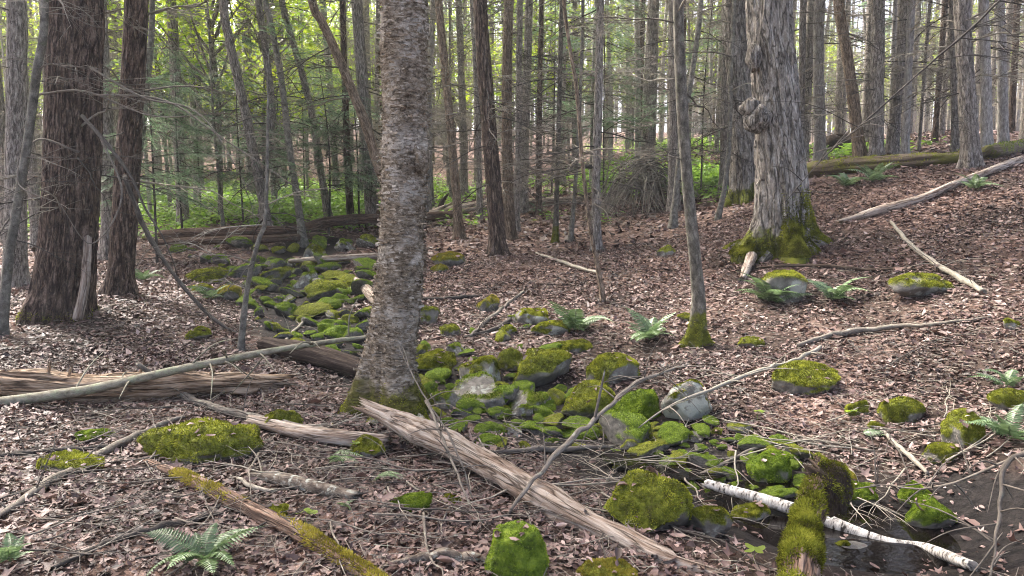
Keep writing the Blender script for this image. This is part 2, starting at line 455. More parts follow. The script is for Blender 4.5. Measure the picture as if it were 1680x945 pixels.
# forest floor: dark soil, decayed leaf cover, wet mud along the brook
m, nt = nmat('forest_floor')
co = nd(nt, 'ShaderNodeTexCoord').outputs['Object']
vo = nd(nt, 'ShaderNodeTexVoronoi', {'Vector': co, 'Scale': 17.0, 'Randomness': 1.0})
sep = nd(nt, 'ShaderNodeSeparateColor', {'Color': vo.outputs['Color']})
lc = ramp(nt, sep.outputs[0], [(0, (.02, .011, .008)), (.35, (.08, .048, .036)), (.7, (.15, .096, .076)), (1, (.25, .18, .15))])
soil = ramp(nt, noise(nt, co, 9, 6, .7), [(.35, (.018, .012, .009)), (.65, (.06, .042, .033))])
near = attr(nt, 'cover').outputs['Fac']
c = mixc(nt, near, soil, lc)
wet = attr(nt, 'wet').outputs['Fac']
mud = ramp(nt, noise(nt, co, 14, 6, .7), [(.35, (.006, .005, .0045)), (.65, (.024, .020, .018))])
c = mixc(nt, wet, c, mud)
rg = mathn(nt, 'SUBTRACT', .95, mathn(nt, 'MULTIPLY', wet, .2))
bh = mathn(nt, 'ADD', mathn(nt, 'MULTIPLY', vo.outputs['Distance'], .8), noise(nt, co, 40, 4, .7))
M['forest_floor'] = finish(m, nt, c, rg, bh, .03, .9, .12)

m, nt = nmat('brook_water')
co = nd(nt, 'ShaderNodeTexCoord').outputs['Object']
b = nd(nt, 'ShaderNodeBsdfPrincipled', {'Base Color': (.008, .006, .005, 1), 'Roughness': .05, 'Specular IOR Level': .5, 'IOR': 1.33, 'Transmission Weight': .4})
bn = nd(nt, 'ShaderNodeBump', {'Height': noise(nt, co, 9, 3), 'Distance': .01, 'Strength': .25})
nt.links.new(bn.outputs[0], b.inputs['Normal'])
nd(nt, 'ShaderNodeOutputMaterial', {'Surface': b.outputs[0]})
M['brook_water'] = m

# ------------------------------------------------------------------ ground sheet
def ground_sheet():
    ys = np.concatenate([np.linspace(-45, 1.2, 24), np.linspace(1.3, 10, 170), np.geomspace(10.06, 320, 140)])
    h1 = np.linspace(0, 6.5, 95); h2 = np.geomspace(6.6, 260, 60)
    xs = np.concatenate([-h2[::-1], -h1[::-1][:-1], h1, h2])
    X, Y = np.meshgrid(xs, ys)
    Z = height(X, Y)
    n, mcount = X.shape
    V = np.stack([X, Y, Z], -1).reshape(-1, 3)
    i = np.arange(n - 1)[:, None] * mcount; j = np.arange(mcount - 1)[None]
    Fq = np.stack([i + j, i + j + 1, i + mcount + j + 1, i + mcount + j], -1).reshape(-1, 4)
    sd = stream_dist(V[:, 0], V[:, 1])
    nz = fbm(V * 2.5, 3, 3)
    wet = smooth(1.05, .5, sd + (nz - .5) * .9)
    cover = smooth(.45, .75, fbm(V * 1.2, 9, 3) + smooth(8, 18, V[:, 1]) * .45)
    me = mesh_data('ground', V, Fq, {'wet': wet, 'cover': cover}, [M['forest_floor']])
    link('ground', me, label='leaf-strewn forest floor sloping down to the brook', category='ground', kind='structure')
ground_sheet()
_wp = P(1470, 885)
_wz = float(height(_wp[0], _wp[1])) + .06
th = np.linspace(0, 2 * PI, 48, endpoint=False)
_a = P(1230, 830); _b = P(1640, 925)
_c = (_a + _b) / 2; _d = (_b - _a)[:2]; _l = np.linalg.norm(_d); _d /= _l
wv = np.array([[_c[0] + _d[0] * math.cos(t) * _l * .66 - _d[1] * math.sin(t) * .8, _c[1] + _d[1] * math.cos(t) * _l * .66 + _d[0] * math.sin(t) * .8, _wz] for t in th])
me = mesh_data('water', wv, [np.arange(48)[None]], {}, [M['brook_water']])
link('water', me, label='shallow dark pool of brook water under the fallen white birch', category='water', kind='structure')

for k, (px, py, rx, ry, lab) in enumerate(((905, 690, .55, .35, 'dark trickle of brook water among the midstream mossy cobbles'), (1110, 765, .5, .35, 'dark trickle of brook water above the big olive boulder'), (560, 590, .4, .35, 'dark hollow of still water behind the yellow birch'))):
    wp = P(px, py); wz = float(height(wp[0], wp[1])) + .03
    wv = np.array([[wp[0] + rx * math.cos(t) * (1 + .2 * math.sin(3 * t)), wp[1] + ry * math.sin(t), wz] for t in th])
    link('water', mesh_data('water', wv, [np.arange(48)[None]], {}, [M['brook_water']]), label=lab, category='water', kind='structure')

# ------------------------------------------------------------------ branch, spray and crown shapes (shared mesh data)
def dead_branch_mesh(seed, L=1.3, mat='dark_twig_bark', ntw=9, r0=.012, up=.15, droop=.25):
    rg = np.random.default_rng(seed)
    A = Acc()
    t = np.linspace(0, 1, 6)
    main = np.stack([t * L, np.cumsum(rg.normal(0, .045, 6)) * L * .6, (up * t - droop * t ** 2) * L + rg.normal(0, .015, 6) * L], -1)
    main[0] = 0
    V, Fs, ax = tube(main, [r0, r0 * .7, r0 * .2], 5, 9); A.add(V, Fs, {'ax': ax})
    C, q = resample(main, 40)
    for k in range(ntw):
        u = rg.uniform(.15, .97); p = C[int(u * 39)]
        sgn = 1 if k % 2 else -1
        a = sgn * rg.uniform(.5, 1.2); l = L * rg.uniform(.2, .5) * (1.1 - .6 * u)
        d = np.array([math.cos(a), math.sin(a), rg.normal(-.05, .22)])
        pts = [p, p + d * l * .5 + rg.normal(0, .03, 3) * l, p + d * l + np.array([.15 * l, 0, rg.normal(-.05, .12) * l])]
        rr = r0 * (.55 - .3 * u)
        V, Fs, ax = tube(pts, [rr, rr * .65, rr * .25], 4, 5); A.add(V, Fs, {'ax': ax})
        for q2 in range(2):
            b = np.array(pts[1]) * (1 - .6 * q2) + np.array(pts[2]) * .6 * q2
            a2 = a + rg.choice([-1, 1]) * rg.uniform(.4, .9)
            d2 = np.array([math.cos(a2), math.sin(a2), rg.normal(0, .2)])
            V, Fs, ax = tube([b, b + d2 * l * .25, b + d2 * l * .5 + np.array([0, 0, rg.normal(0, .06) * l])], [rr * .5, rr * .35, rr * .15], 3, 4, cap=False)
            A.add(V, Fs, {'ax': ax})
    return A, M[mat]
DEAD = []
for k in range(10):
    A, mm = dead_branch_mesh(100 + k, 1.3, ('dark_twig_bark', 'twig_bark', 'pale_twig_bark')[k % 3], 9 + k % 5, up=(-.1, .1, .3)[k % 3])
    DEAD.append((A.mesh('dead_branch', [mm]), A))

def spray_arrays(seed, L=1.0, needle=.024, droop=.3):
    """a flat hemlock branch: twig, side branchlets, rows of small needles"""
    rg = np.random.default_rng(seed)
    A = Acc()
    t = np.linspace(0, 1, 5)
    main = np.stack([t * L, rg.normal(0, .02, 5) * L, -droop * t ** 2 * L + .06 * t], -1); main[0] = 0
    V, Fs, ax = tube(main, [.007, .004, .0015], 4, 7); A.add(V, Fs, {'ax': ax, 'tint': np.zeros(len(V))}, 0)
    C, q = resample(main, 60)
    B = []
    x = .12
    while x < 1:
        p = C[int(x * 59)]
        for s in (-1, 1):
            if rg.random() < .88:
                a = s * rg.uniform(.75, 1.15); l = (.42 * (1 - x) + .07) * L * rg.uniform(.6, 1.15)
                d = np.array([math.cos(a), math.sin(a), rg.normal(-.12, .12)])
                B.append((p, d, l))
                if l > .2 * L:
                    for s2 in (-1, 1):
                        a2 = a + s2 * .8; B.append((p + d * l * rg.uniform(.35, .6), np.array([math.cos(a2), math.sin(a2), rg.normal(-.15, .1)]), l * .45))
        x += rg.uniform(.05, .085)
    B.append((C[40], np.array([1, 0, -.3]), .33 * L))
    nv = []; tint = []
    for p, d, l in B:
        n = max(3, int(l / (needle * .55)))
        u = np.linspace(.05, 1, n)
        ctr = p + d * (u * l)[:, None] + np.array([0, 0, -.25 * l]) * (u ** 2)[:, None]
        side = np.array([-d[1], d[0], 0]); side /= np.linalg.norm(side)
        base_t = rg.uniform(.2, .7)
        for s in (-1, 1):
            tip = ctr + side * s * needle * rg.uniform(.7, 1.2, n)[:, None] + d * needle * .5 + np.array([0, 0, 1]) * rg.normal(0, .004, n)[:, None]
            b1 = ctr - d * needle * .28; b2 = ctr + d * needle * .28
            nv.append(np.stack([b1, b2, tip], 1).reshape(-1, 3))
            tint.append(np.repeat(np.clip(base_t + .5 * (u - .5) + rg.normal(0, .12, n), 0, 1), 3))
    nv = np.concatenate(nv); tint = np.concatenate(tint)
    A.add(nv, np.arange(len(nv)).reshape(-1, 3), {'ax': nv, 'tint': tint}, 1)
    return A
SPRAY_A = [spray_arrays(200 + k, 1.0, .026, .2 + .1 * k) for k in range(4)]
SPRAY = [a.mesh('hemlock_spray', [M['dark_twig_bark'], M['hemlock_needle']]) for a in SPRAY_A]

def scaled_acc(dst, src, Rm, s, p, mi_shift=0):
    off = dst.n
    V = np.concatenate(src.V) @ Rm.T * s + p
    dst.V.append(V); dst.n += len(V)
    for (mi, k), lst in src.F.items():
        dst.F.setdefault((mi + mi_shift, k), []).append(np.concatenate(lst) + off)
    for k, a in src.A.items():
        dst.A.setdefault(k, []).append(np.concatenate(a))

def conifer_crown_mesh(seed, z0, z1, rmax, n=60):
    rg = np.random.default_rng(seed)
    A = Acc()
    lo = [spray_arrays(seed * 7 + k, 1.0, .055, .25 + .1 * k) for k in range(3)]
    for k in range(n):
        u = k / n; z = z0 + (z1 - z0) * u
        l = (rmax * (1 - u) ** .8 + .35) * rg.uniform(.6, 1.1)
        el = rg.uniform(-.25, .25)
        Rm = rotz(rg.uniform(0, 2 * PI)) @ np.array([[math.cos(el), 0, -math.sin(el)], [0, 1, 0], [math.sin(el), 0, math.cos(el)]])
        scaled_acc(A, lo[k % 3], Rm, l, np.array([0, 0, z]))
    return A.mesh('conifer_crown', [M['dark_twig_bark'], M['hemlock_needle']])

def leaf_cloud(rg, ctr, size, flat=1.0):
    """folded leaf faces (two quads sharing a midrib would be 4 tris; two tris here)"""
    n = len(ctr)
    T = np.array([[-.5, 0, 0], [0, -.33, .06], [.5, 0, -.05], [0, .33, .06]])
    R = rand_rots(n, np.abs(rg.normal(0, .55, n)) * flat, rg)
    V = (T[None] * size[:, None, None]) @ np.transpose(R, (0, 2, 1)) + ctr[:, None]
    i = np.arange(n)[:, None] * 4
    Ft = np.concatenate([i + np.array([[0, 1, 2]]), i + np.array([[0, 2, 3]])])
    return V.reshape(-1, 3), Ft

def broadleaf_crown_mesh(seed, z0, z1, rx, nclump, per, lsize, mat='canopy_leaf', spread=.55, bright=0.0):
    rg = np.random.default_rng(seed)
    A = Acc()
    zc, hz = (z0 + z1) / 2, (z1 - z0) / 2
    cl = []
    while len(cl) < nclump:
        p = rg.uniform(-1, 1, 3)
        if .25 < np.linalg.norm(p) < 1: cl.append(p * [rx, rx, hz] + [0, 0, zc])
    cl = np.array(cl)
    for p in cl:                                     # limbs reaching the clumps
        st = np.array([0, 0, max(z0 - .6, p[2] - np.hypot(p[0], p[1]) * .8 - .5)])
        mid = (st + p) / 2 + rg.normal(0, .15, 3)
        V, Fs, ax = tube([st, mid, p], [.035, .022, .008], 4, 6, cap=False)
        A.add(V, Fs, {'ax': ax, 'tint': np.zeros(len(V))}, 0)
    ctr = np.repeat(cl, per, 0) + rg.normal(0, 1, (nclump * per, 3)) * [spread, spread, spread * .55]
    V, Ft = leaf_cloud(rg, ctr, rg.uniform(.7, 1.25, len(ctr)) * lsize)
    tint = np.repeat(np.clip(np.repeat(rg.uniform(.2, .8, nclump), per) + rg.normal(0, .15, len(ctr)) + bright, 0, 1), 4)
    A.add(V, Ft, {'ax': V, 'tint': tint}, 1)
    return A.mesh('broadleaf_crown', [M['grey_bark'], M[mat]])

CROWN_C = [conifer_crown_mesh(31 + k, 6.5 + .6 * k, 16.5 + k, 2.4, 26) for k in range(2)]
CROWN_D = [broadleaf_crown_mesh(55 + k, 6.5, 15.5, 2.8, 15, 34, .16, 'green_leaf', .6) for k in range(3)]
CROWN_E = [conifer_crown_mesh(35 + k, 7.5 + .6 * k, 16.5 + k, 2.0, 12) for k in range(2)]
CROWN_B = [broadleaf_crown_mesh(51 + k, 8.5, 15.5, 3.3, 30, 40, .17) for k in range(2)]

# ------------------------------------------------------------------ trees read off the photograph
def d_hemlock(th, s, r, ax):
    n = vnoise(ax * [26, 26, 3.2] , 1); m_ = vnoise(ax * [55, 55, 9], 2)
    w = np.clip(r / .3, .15, 1)
    return w * (.045 * (1 - np.abs(2 * n - 1)) - .022 + .010 * (m_ - .5) + .03 * (fbm(ax * [3, 3, .8], 4, 2) - .5))
def d_maple(th, s, r, ax):
    n = vnoise(ax * [15, 15, 2.6], 11); m_ = vnoise(ax * [42, 42, 7], 12)
    pl = smooth(.35, .5, n) * .030 + smooth(.45, .55, m_) * .014
    return pl - .02 + .08 * (fbm(ax * [2.2, 2.2, 1.2], 14, 2) - .5)
def d_birch(th, s, r, ax):
    n = vnoise(ax * [20, 20, 45], 21); m_ = vnoise(ax * [45, 45, 90], 22)
    k = smooth(.35, .65, fbm(ax * [6, 6, 5], 25, 2))
    return .008 * k * smooth(.35, .6, n) - .004 + .005 * (m_ - .5) + .045 * (fbm(ax * [3.5, 3.5, 2.2], 23, 2) - .5)
def d_smooth(th, s, r, ax):
    return r * (.30 * (fbm(ax * [5, 5, 1.6], 31, 2) - .5) + .10 * (vnoise(ax * [22, 22, 6], 33) - .5))
DISP = {'hemlock': d_hemlock, 'maple': d_maple, 'birch': d_birch, 'smooth': d_smooth}

def fuzz_mesh(V, Fs, count, length, weight_fn, mat, seed=0, wid=.25, name='moss'):
    """short upright moss shoots on the faces of a surface"""
    rg = np.random.default_rng(seed)
    tri = []
    for f in Fs:
        f = np.asarray(f)
        if not len(f): continue
        tri.append(f[:, :3])
        if f.shape[1] == 4: tri.append(f[:, [0, 2, 3]])
    T = np.concatenate(tri)
    a, b, c = V[T[:, 0]], V[T[:, 1]], V[T[:, 2]]
    n = np.cross(b - a, c - a); ar = np.linalg.norm(n, axis=1); n = n / np.maximum(ar, 1e-12)[:, None]
    ctr = (a + b + c) / 3
    w = ar * weight_fn(ctr, n)
    if w.sum() <= 0: return None
    k = rg.choice(len(T), count, p=w / w.sum())
    u, v = rg.random(count), rg.random(count)
    fl = u + v > 1; u[fl] = 1 - u[fl]; v[fl] = 1 - v[fl]
    p = a[k] + (b - a)[k] * u[:, None] + (c - a)[k] * v[:, None]
    nn = n[k] + rg.normal(0, .45, (count, 3)); nn[:, 2] += .25; nn /= np.linalg.norm(nn, axis=1, keepdims=True)
    clump = fbm(p / length * .22, seed, 2)
    l = length * rg.uniform(.5, 1.2, count) * (.45 + 1.1 * clump)
    side = np.cross(nn, rg.normal(0, 1, (count, 3))); side /= np.maximum(np.linalg.norm(side, axis=1, keepdims=True), 1e-9)
    ww = (l * wid)[:, None]
    VV = np.stack([p - side * ww - n[k] * l[:, None] * .2, p + side * ww - n[k] * l[:, None] * .2, p + nn * l[:, None]], 1).reshape(-1, 3)
    tint = np.repeat(np.clip(clump * 1.5 - .25 + rg.normal(0, .17, count), 0, 1), 3)
    return mesh_data(name, VV, [np.arange(len(VV)).reshape(-1, 3)], {'tint': tint}, [M[mat]])

TREE_XY = []
def tree(name, label, path, w, kind, mat, H=16, nb=0, bz=(.9, 6), bs=(.6, 1.4), crown=None, flare=.5, lobes=4, nseg=22, nring=84,
         lift=0, taper=.55, group=None, seed=0, Y=None, flare_h=.16, moss=None, moss_h=.3, blo=None, spray=0, ph=None, moss_fn=None, wide=.2):
    """path: photo pixels from the foot upward; w: trunk width in photo pixels about a metre up"""
    rg = np.random.default_rng(seed + 900)
    base = P(*path[0]) if Y is None else at(*path[0], Y)
    if Y is not None: base[2] = height(base[0], base[1])
    Yd = base[1]
    TREE_XY.append(base[:2])
    pts = [np.array([0, 0, -.3]), np.zeros(3)] + [at(px, py, Yd) - base for px, py in path[1:]]
    d = pts[-1] - pts[-2]; d /= np.linalg.norm(d); d = d * .7 + np.array([0, 0, .3]); d[0] *= .6
    while pts[-1][2] < H:
        pts.append(pts[-1] + d * 2.2 / max(d[2], .3) + np.array([rg.normal(0, .06), rg.normal(0, .06), 0]))
    top = pts[-1][2]
    r0 = w * Yd / F_PX / 2
    ph = rg.uniform(0, 2 * PI) if ph is None else ph
    # dense rings low down where the photograph looks, sparse above
    C, q = resample(pts, 600)
    zz = C[:, 2]
    zs = np.concatenate([np.linspace(-.3, 6, nring), np.linspace(6.3, top, 24)])
    C2 = np.stack([np.interp(zs, zz, C[:, k]) for k in range(3)], -1)
    rad = r0 * (1 - taper * np.clip(zs / top, 0, 1)) * np.clip((top - zs) / 1.5, .12, 1)
    df = DISP[kind]
    def disp(th, s, r, ax):
        z = s - .3
        e = df(th, s, r, ax)
        lob = .55 + .75 * np.clip(np.cos(lobes * th + ph + .5 * np.sin(2 * th + ph)), -.5, 1) + .5 * (vnoise(np.stack([np.cos(th) * 2, np.sin(th) * 2, np.zeros_like(th)], -1), seed) - .5)
        fl = flare * (np.exp(-np.maximum(z, 0) / flare_h) + wide * np.exp(-np.maximum(z, 0) / (flare_h * 4)))
        return e + r0 * fl * np.maximum(lob, .05)
    V, Fs, ax = tube(C2, rad, nseg, 0, disp, res=False)
    ax[:, 2] -= .3
    t = thing(name, base, label, 'tree', group)
    link('trunk', mesh_data('trunk', V, Fs, {'ax': ax}, [M[mat]]), t)
    if moss:
        fm = fuzz_mesh(V, Fs[:1], moss[1], moss[2], lambda c, n: (c[:, 2] > -.05) * smooth(1.3, .2, (c[:, 2] + (fbm(c * 5, 6, 2) - .5) * moss_h * 1.6) / (moss_h if moss_fn is None else moss_fn(c))) * np.clip(.35 + n[:, 2], .05, 1), moss[0], seed)
        if fm: link('moss', fm, t, kind='stuff')
    for k in range(nb):
        z = rg.uniform(*bz)
        if blo is not None: a = rg.uniform(*blo)
        else: a = rg.uniform(0, 2 * PI)
        p = np.array([np.interp(z, zs, C2[:, 0]), np.interp(z, zs, C2[:, 1]), z])
        rr = float(np.interp(z, zs, rad)) * .8
        p[0] += math.cos(a) * rr; p[1] += math.sin(a) * rr
        s = rg.uniform(*bs)
        m_ = DEAD[rg.integers(len(DEAD))][0]
        if rg.random() < spray: m_ = SPRAY[rg.integers(len(SPRAY))]
        link('branch', m_, t, p, (rg.normal(0, .3), rg.normal(0, .18), a), (s, s, s))
    if crown is not None:
        cp = np.array([np.interp(9, zs, C2[:, 0]), np.interp(9, zs, C2[:, 1]), 0])
        s = rg.uniform(.85, 1.15)
        link('crown', crown, t, cp, (0, 0, rg.uniform(0, 6)), (s, s, 1))
    return t, V, Fs, base

# the three great trunks
b_t, bV, bF, b_base = tree('birch_tree', 'yellow birch with silver-brown peeling bark and splayed roots beside the brook', [(645, 680), (642, 600), (655, 480), (662, 330), (664, 150), (662, 0)], 74, 'birch', 'birch_bark',
     H=17, flare=1.0, lobes=3, nseg=110, nring=360, taper=.35, seed=3, crown=CROWN_B[0], flare_h=.26, ph=PI / 2, moss=('olive_moss', 9000, .014), moss_h=.22)
def birch_flakes(V, Fs):
    rg = np.random.default_rng(5)
    F4 = Fs[0]; ctr = V[F4].mean(1)
    ok = np.where((ctr[:, 2] > .35) & (ctr[:, 2] < 4.0))[0]
    k = rg.choice(ok, 2400); c = ctr[k]
    a, b, d = V[F4[k, 0]], V[F4[k, 1]], V[F4[k, 3]]
    n = np.cross(b - a, d - a); n /= np.linalg.norm(n, axis=1, keepdims=True)
    t = (b - a) / np.linalg.norm(b - a, axis=1, keepdims=True)
    up = np.array([0, 0, 1.0])
    w = rg.uniform(.01, .055, len(k))[:, None]; h = rg.uniform(.006, .022, len(k))[:, None]; out = rg.uniform(.004, .03, len(k))[:, None]
    s = rg.choice([-1, 1], len(k))[:, None]
    v0 = c - t * w * s + n * .001; v1 = v0 + up * h
    v2 = c + n * out * .4; v3 = v2 + up * h
    v4 = c + t * w * s * .7 + n * out * 1.3 + up * rg.normal(0, .004, len(k))[:, None]; v5 = v4 + up * h * .7
    VV = np.stack([v0, v1, v2, v3, v4, v5], 1).reshape(-1, 3)
    i = np.arange(len(k))[:, None] * 6
    FF = np.concatenate([i + np.array([[0, 2, 3, 1]]), i + np.array([[2, 4, 5, 3]])])
    return mesh_data('peeling_bark', VV, [FF], {'ax': VV}, [M['birch_bark']])
link('peeling_bark', birch_flakes(bV, bF), b_t, kind='stuff')

tree('hemlock_tree', 'massive hemlock with deeply furrowed red-brown bark and a split strip at its foot', [(100, 520), (112, 400), (120, 250), (122, 100), (124, 0)], 80, 'hemlock', 'hemlock_bark', H=18,
     flare=.36, lobes=4, nseg=130, nring=280, taper=.3, seed=7, nb=14, bz=(1.2, 3.6), bs=(.7, 1.3), crown=CROWN_C[0], flare_h=.3, moss=('olive_moss', 2500, .016), moss_h=.1)
m_t, mV, mF, m_base = tree('maple_tree', 'old maple with shaggy grey bark, a burl and a thick green moss skirt', [(1282, 412), (1283, 330), (1278, 240), (1270, 120), (1262, 0)], 71, 'maple', 'maple_bark', H=19,
     flare=1.0, lobes=4, nseg=140, nring=300, taper=.25, seed=12, crown=CROWN_B[1], flare_h=.26, ph=0, wide=.1, moss=('olive_moss', 52000, .033), moss_h=.33, moss_fn=lambda c: np.where(c[:, 0] > -.12, .8, .2))
# burl and knot on the maple
def blob_mesh(name, dims, seed, mat, amp=.35, extra=None):
    bm = bmesh.new(); bmesh.ops.create_icosphere(bm, subdivisions=4, radius=1.0)
    V = np.array([v.co[:] for v in bm.verts]); Fx = np.array([[v.index for v in f.verts] for f in bm.faces]); bm.free()
    V = V * (1 + amp * (fbm(V * 1.6 + seed, seed, 3) - .5) * 2)[:, None] * np.array(dims)
    return mesh_data(name, V, [Fx], {'ax': V + 3.0}, [M[mat]])
for px, py, dm in ((1243, 194, (.19, .22, .2)), (1231, 176, (.15, .15, .13)), (1236, 95, (.10, .14, .2))):
    p = at(px, py, m_base[1] - .16) - m_base
    link('burl', blob_mesh('burl', dm, px, 'maple_bark'), m_t, p)
link('burl', blob_mesh('burl', (.07, .14, .16), 4, 'birch_bark'), b_t, at(690, 262, b_base[1] - .05) - b_base)
def add_root(t, base, px, py, r, mat, moss=None, up=.25, seed=0):
    e = P(px, py) - base; e[2] = height(e[0] + base[0], e[1] + base[1]) - base[2]
    pts = [np.array([e[0] * .05, e[1] * .05, up]), e * .45 + np.array([0, 0, r * .5 + up * .12]), e * .8 + np.array([0, 0, r * .1]), e * 1.05 + np.array([0, 0, -r * .8])]
    V, Fs, ax = tube(pts, [r * 1.5, r, r * .75, r * .35], 18, 40, lambda th, s, rr, ax: rr * (.5 * (fbm(ax * [6, 6, 3], seed, 2) - .5) + .25 * (vnoise(ax * [30, 30, 6], seed) - .5)))
    ax[:, 2] += 1.0
    o = link('root', mesh_data('root', V, Fs, {'ax': ax}, [M[mat]]), t)
    if moss:
        fm = fuzz_mesh(V, Fs[:1], moss[1], moss[2], lambda c, n: np.clip(n[:, 2] + .4, 0, 1) * smooth(.25, .45, fbm(c * 4, seed, 2)), moss[0], seed)
        link('moss', fm, o, kind='stuff')
for k, (px, py, r, mo, up) in enumerate(((1188, 408, .13, 6000, .3), (1366, 398, .17, 8000, .45), (1245, 432, .12, 5000, .25), (1318, 424, .17, 8000, .5), (1345, 415, .15, 6000, .45))):
    add_root(m_t, m_base, px, py, r, 'maple_bark', ('olive_moss', mo, .03), up, 40 + k)
for k, (px, py, r, mo) in enumerate(((572, 668, .06, 900), (690, 705, .05, 1500), (735, 712, .045, 1500), (600, 700, .05, 1200))):
    add_root(b_t, b_base, px, py, r, 'birch_bark', ('olive_moss', mo, .014), .22, 50 + k)
# split strip on the hemlock's foot
h_t = [o for o in bpy.data.objects if o.name == 'hemlock_tree'][0]
hb = np.array(h_t.location)
V, Fs, ax = tube([at(128, 525, hb[1] - .40) - hb, at(138, 470, hb[1] - .30) - hb, at(142, 430, hb[1] - .22) - hb, at(144, 395, hb[1] - .18) - hb], [.05, .05, .05, .045], 12, 30, lambda th, s, r, ax: r * .5 * (vnoise(ax * [40, 40, 3], 3) - .5), ends=(0, .06), seed=2)
link('split_strip', mesh_data('split_strip', V, Fs, {'ax': ax}, [M['weathered_wood']]), h_t)
V, Fs, ax = tube([at(135, 190, hb[1] - .42) - hb, at(172, 232, hb[1] - .8) - hb, at(212, 285, hb[1] - 1.0) - hb, at(240, 345, hb[1] - 1.1) - hb, at(268, 390, hb[1] - 1.2) - hb, at(290, 450, hb[1] - 1.2) - hb, at(292, 505, hb[1] - 1.2) - hb], [.022, .021, .018, .013, .009, .006, .003], 8, 40, d_smooth)
link('branch', mesh_data('branch', V, Fs, {'ax': ax}, [M['dark_twig_bark']]), h_t, label='thick dark dead limb drooping from the trunk')
for p0, p1, p2, p3 in (((150, 112), (235, 160), (330, 190), (420, 330)), ((150, 155), (270, 165), (370, 230), (520, 330)), ((160, 215), (200, 320), (150, 400), (95, 330)), ((60, 155), (140, 150), (250, 190), (370, 185)), ((130, 250), (60, 230), (30, 300), (100, 335))):
    V, Fs, ax = tube([at(px, py, hb[1] - .45 - .25 * k) - hb for k, (px, py) in enumerate((p0, p1, p2, p3))], [.014, .011, .008, .003], 5, 26)
    link('branch', mesh_data('branch', V, Fs, {'ax': ax}, [M['twig_bark']]), h_t)

T = tree
T('hemlock_tree', 'straight red-brown hemlock standing just behind the massive furrowed one', [(197, 482), (205, 350), (215, 180), (224, 0)], 37.8, 'hemlock', 'hemlock_bark', H=17, nb=16, bz=(1.5, 5), crown=CROWN_C[1], flare=.5, nseg=90, nring=200, seed=21, spray=.25)
T('grey_tree', 'grey rough-barked trunk beside a slimmer stem that crosses it', [(25, 470), (26, 300), (27, 150), (27, 0)], 31.0, 'hemlock', 'grey_bark', H=17, nb=10, crown=CROWN_B[0], nseg=80, nring=160, seed=22)
T('young_tree', 'slim sinuous stem crossing in front of a grey rough trunk', [(3, 548), (14, 430), (30, 330), (45, 235), (60, 120), (73, 0)], 14.6, 'smooth', 'smooth_bark', H=11, nb=8, bs=(.4, .8), nseg=24, seed=23, Y=8.0)
T('grey_tree', 'grey trunk showing between the two red-brown hemlocks', [(178, 425), (176, 250), (170, 120), (165, 0)], 21.5, 'smooth', 'grey_bark', H=16, nb=12, crown=CROWN_B[1], seed=24)
T('young_tree', 'dark slender stem leaning behind the straight red-brown hemlock', [(205, 430), (228, 260), (245, 100), (250, 0)], 11.2, 'smooth', 'smooth_bark', H=13, nb=12, seed=25, spray=.4)
T('grey_tree', 'bowed grey trunk rising from the far log across the brook', [(442, 392), (432, 330), (418, 260), (395, 150), (375, 60), (366, 0)], 16.3, 'smooth', 'grey_bark', H=16, nb=29, crown=CROWN_D[0], seed=26, spray=.2)
T('grey_tree', 'upright grey trunk close beside the bowed one', [(430, 372), (436, 280), (446, 180), (432, 60), (424, 0)], 12.9, 'smooth', 'grey_bark', H=15, nb=29, seed=27, crown=CROWN_E[0])
T('grey_tree', 'slender curved trunk standing where the far logs meet', [(498, 405), (487, 320), (476, 250), (460, 120), (442, 30), (435, 0)], 12.0, 'smooth', 'smooth_bark', H=14, nb=29, seed=28, spray=.3)
T('young_tree', 'thin bare sapling by the upstream ferns', [(368, 385), (361, 320), (356, 260), (350, 190)], 5.2, 'smooth', 'smooth_bark', H=5, nb=21, bz=(.6, 4), bs=(.3, .7), nseg=10, nring=50, seed=29, spray=.5)
T('young_tree', 'thin crooked sapling rooted between cobbles and the pole', [(395, 575), (402, 500), (412, 440), (428, 380), (437, 330)], 9.5, 'smooth', 'smooth_bark', H=3.6, nb=18, bz=(.5, 2.6), bs=(.25, .7), nseg=14, nring=60, seed=30, taper=.8)
T('grey_tree', 'grey trunk slanting away behind the feathery hemlock saplings', [(540, 365), (528, 290), (508, 170), (478, 60), (462, 0)], 12.0, 'smooth', 'grey_bark', H=15, nb=21, seed=31, crown=CROWN_D[1])
T('leaning_tree', 'strongly leaning brown trunk passing behind the yellow birch', [(690, 415), (650, 335), (622, 275), (600, 205), (560, 105), (528, 35), (512, 0)], 18.1, 'smooth', 'brown_bark', H=10, nb=18, bz=(1.5, 6), seed=32, flare=.3)
T('dark_tree', 'dark thin trunk flanking a pale one behind the leaning trunk', [(576, 368), (572, 300), (566, 150), (562, 0)], 11.2, 'hemlock', 'hemlock_bark', H=15, nb=33, seed=33, crown=CROWN_E[1])
T('grey_tree', 'grey-brown trunk just past the leaning trunk and partly behind it', [(612, 372), (604, 250), (592, 100), (585, 0)], 20.6, 'hemlock', 'grey_bark', H=16, nb=25, seed=34, crown=CROWN_D[0])
T('brown_tree', 'smooth tan-brown trunk standing clear between the yellow birch and a dark hemlock', [(754, 392), (748, 310), (738, 200), (728, 90), (720, 0)], 14.6, 'smooth', 'brown_bark', H=15, nb=12, seed=35, crown=CROWN_D[1])
T('hemlock_tree', 'dark brown hemlock with a rank of bare side limbs and buttressed foot', [(817, 418), (812, 330), (803, 220), (793, 90), (788, 0)], 24.9, 'hemlock', 'hemlock_bark', H=17, nb=55, bz=(1.2, 6.5), bs=(.6, 1.1), seed=36, crown=CROWN_E[0], nseg=56, nring=150, flare=.7)
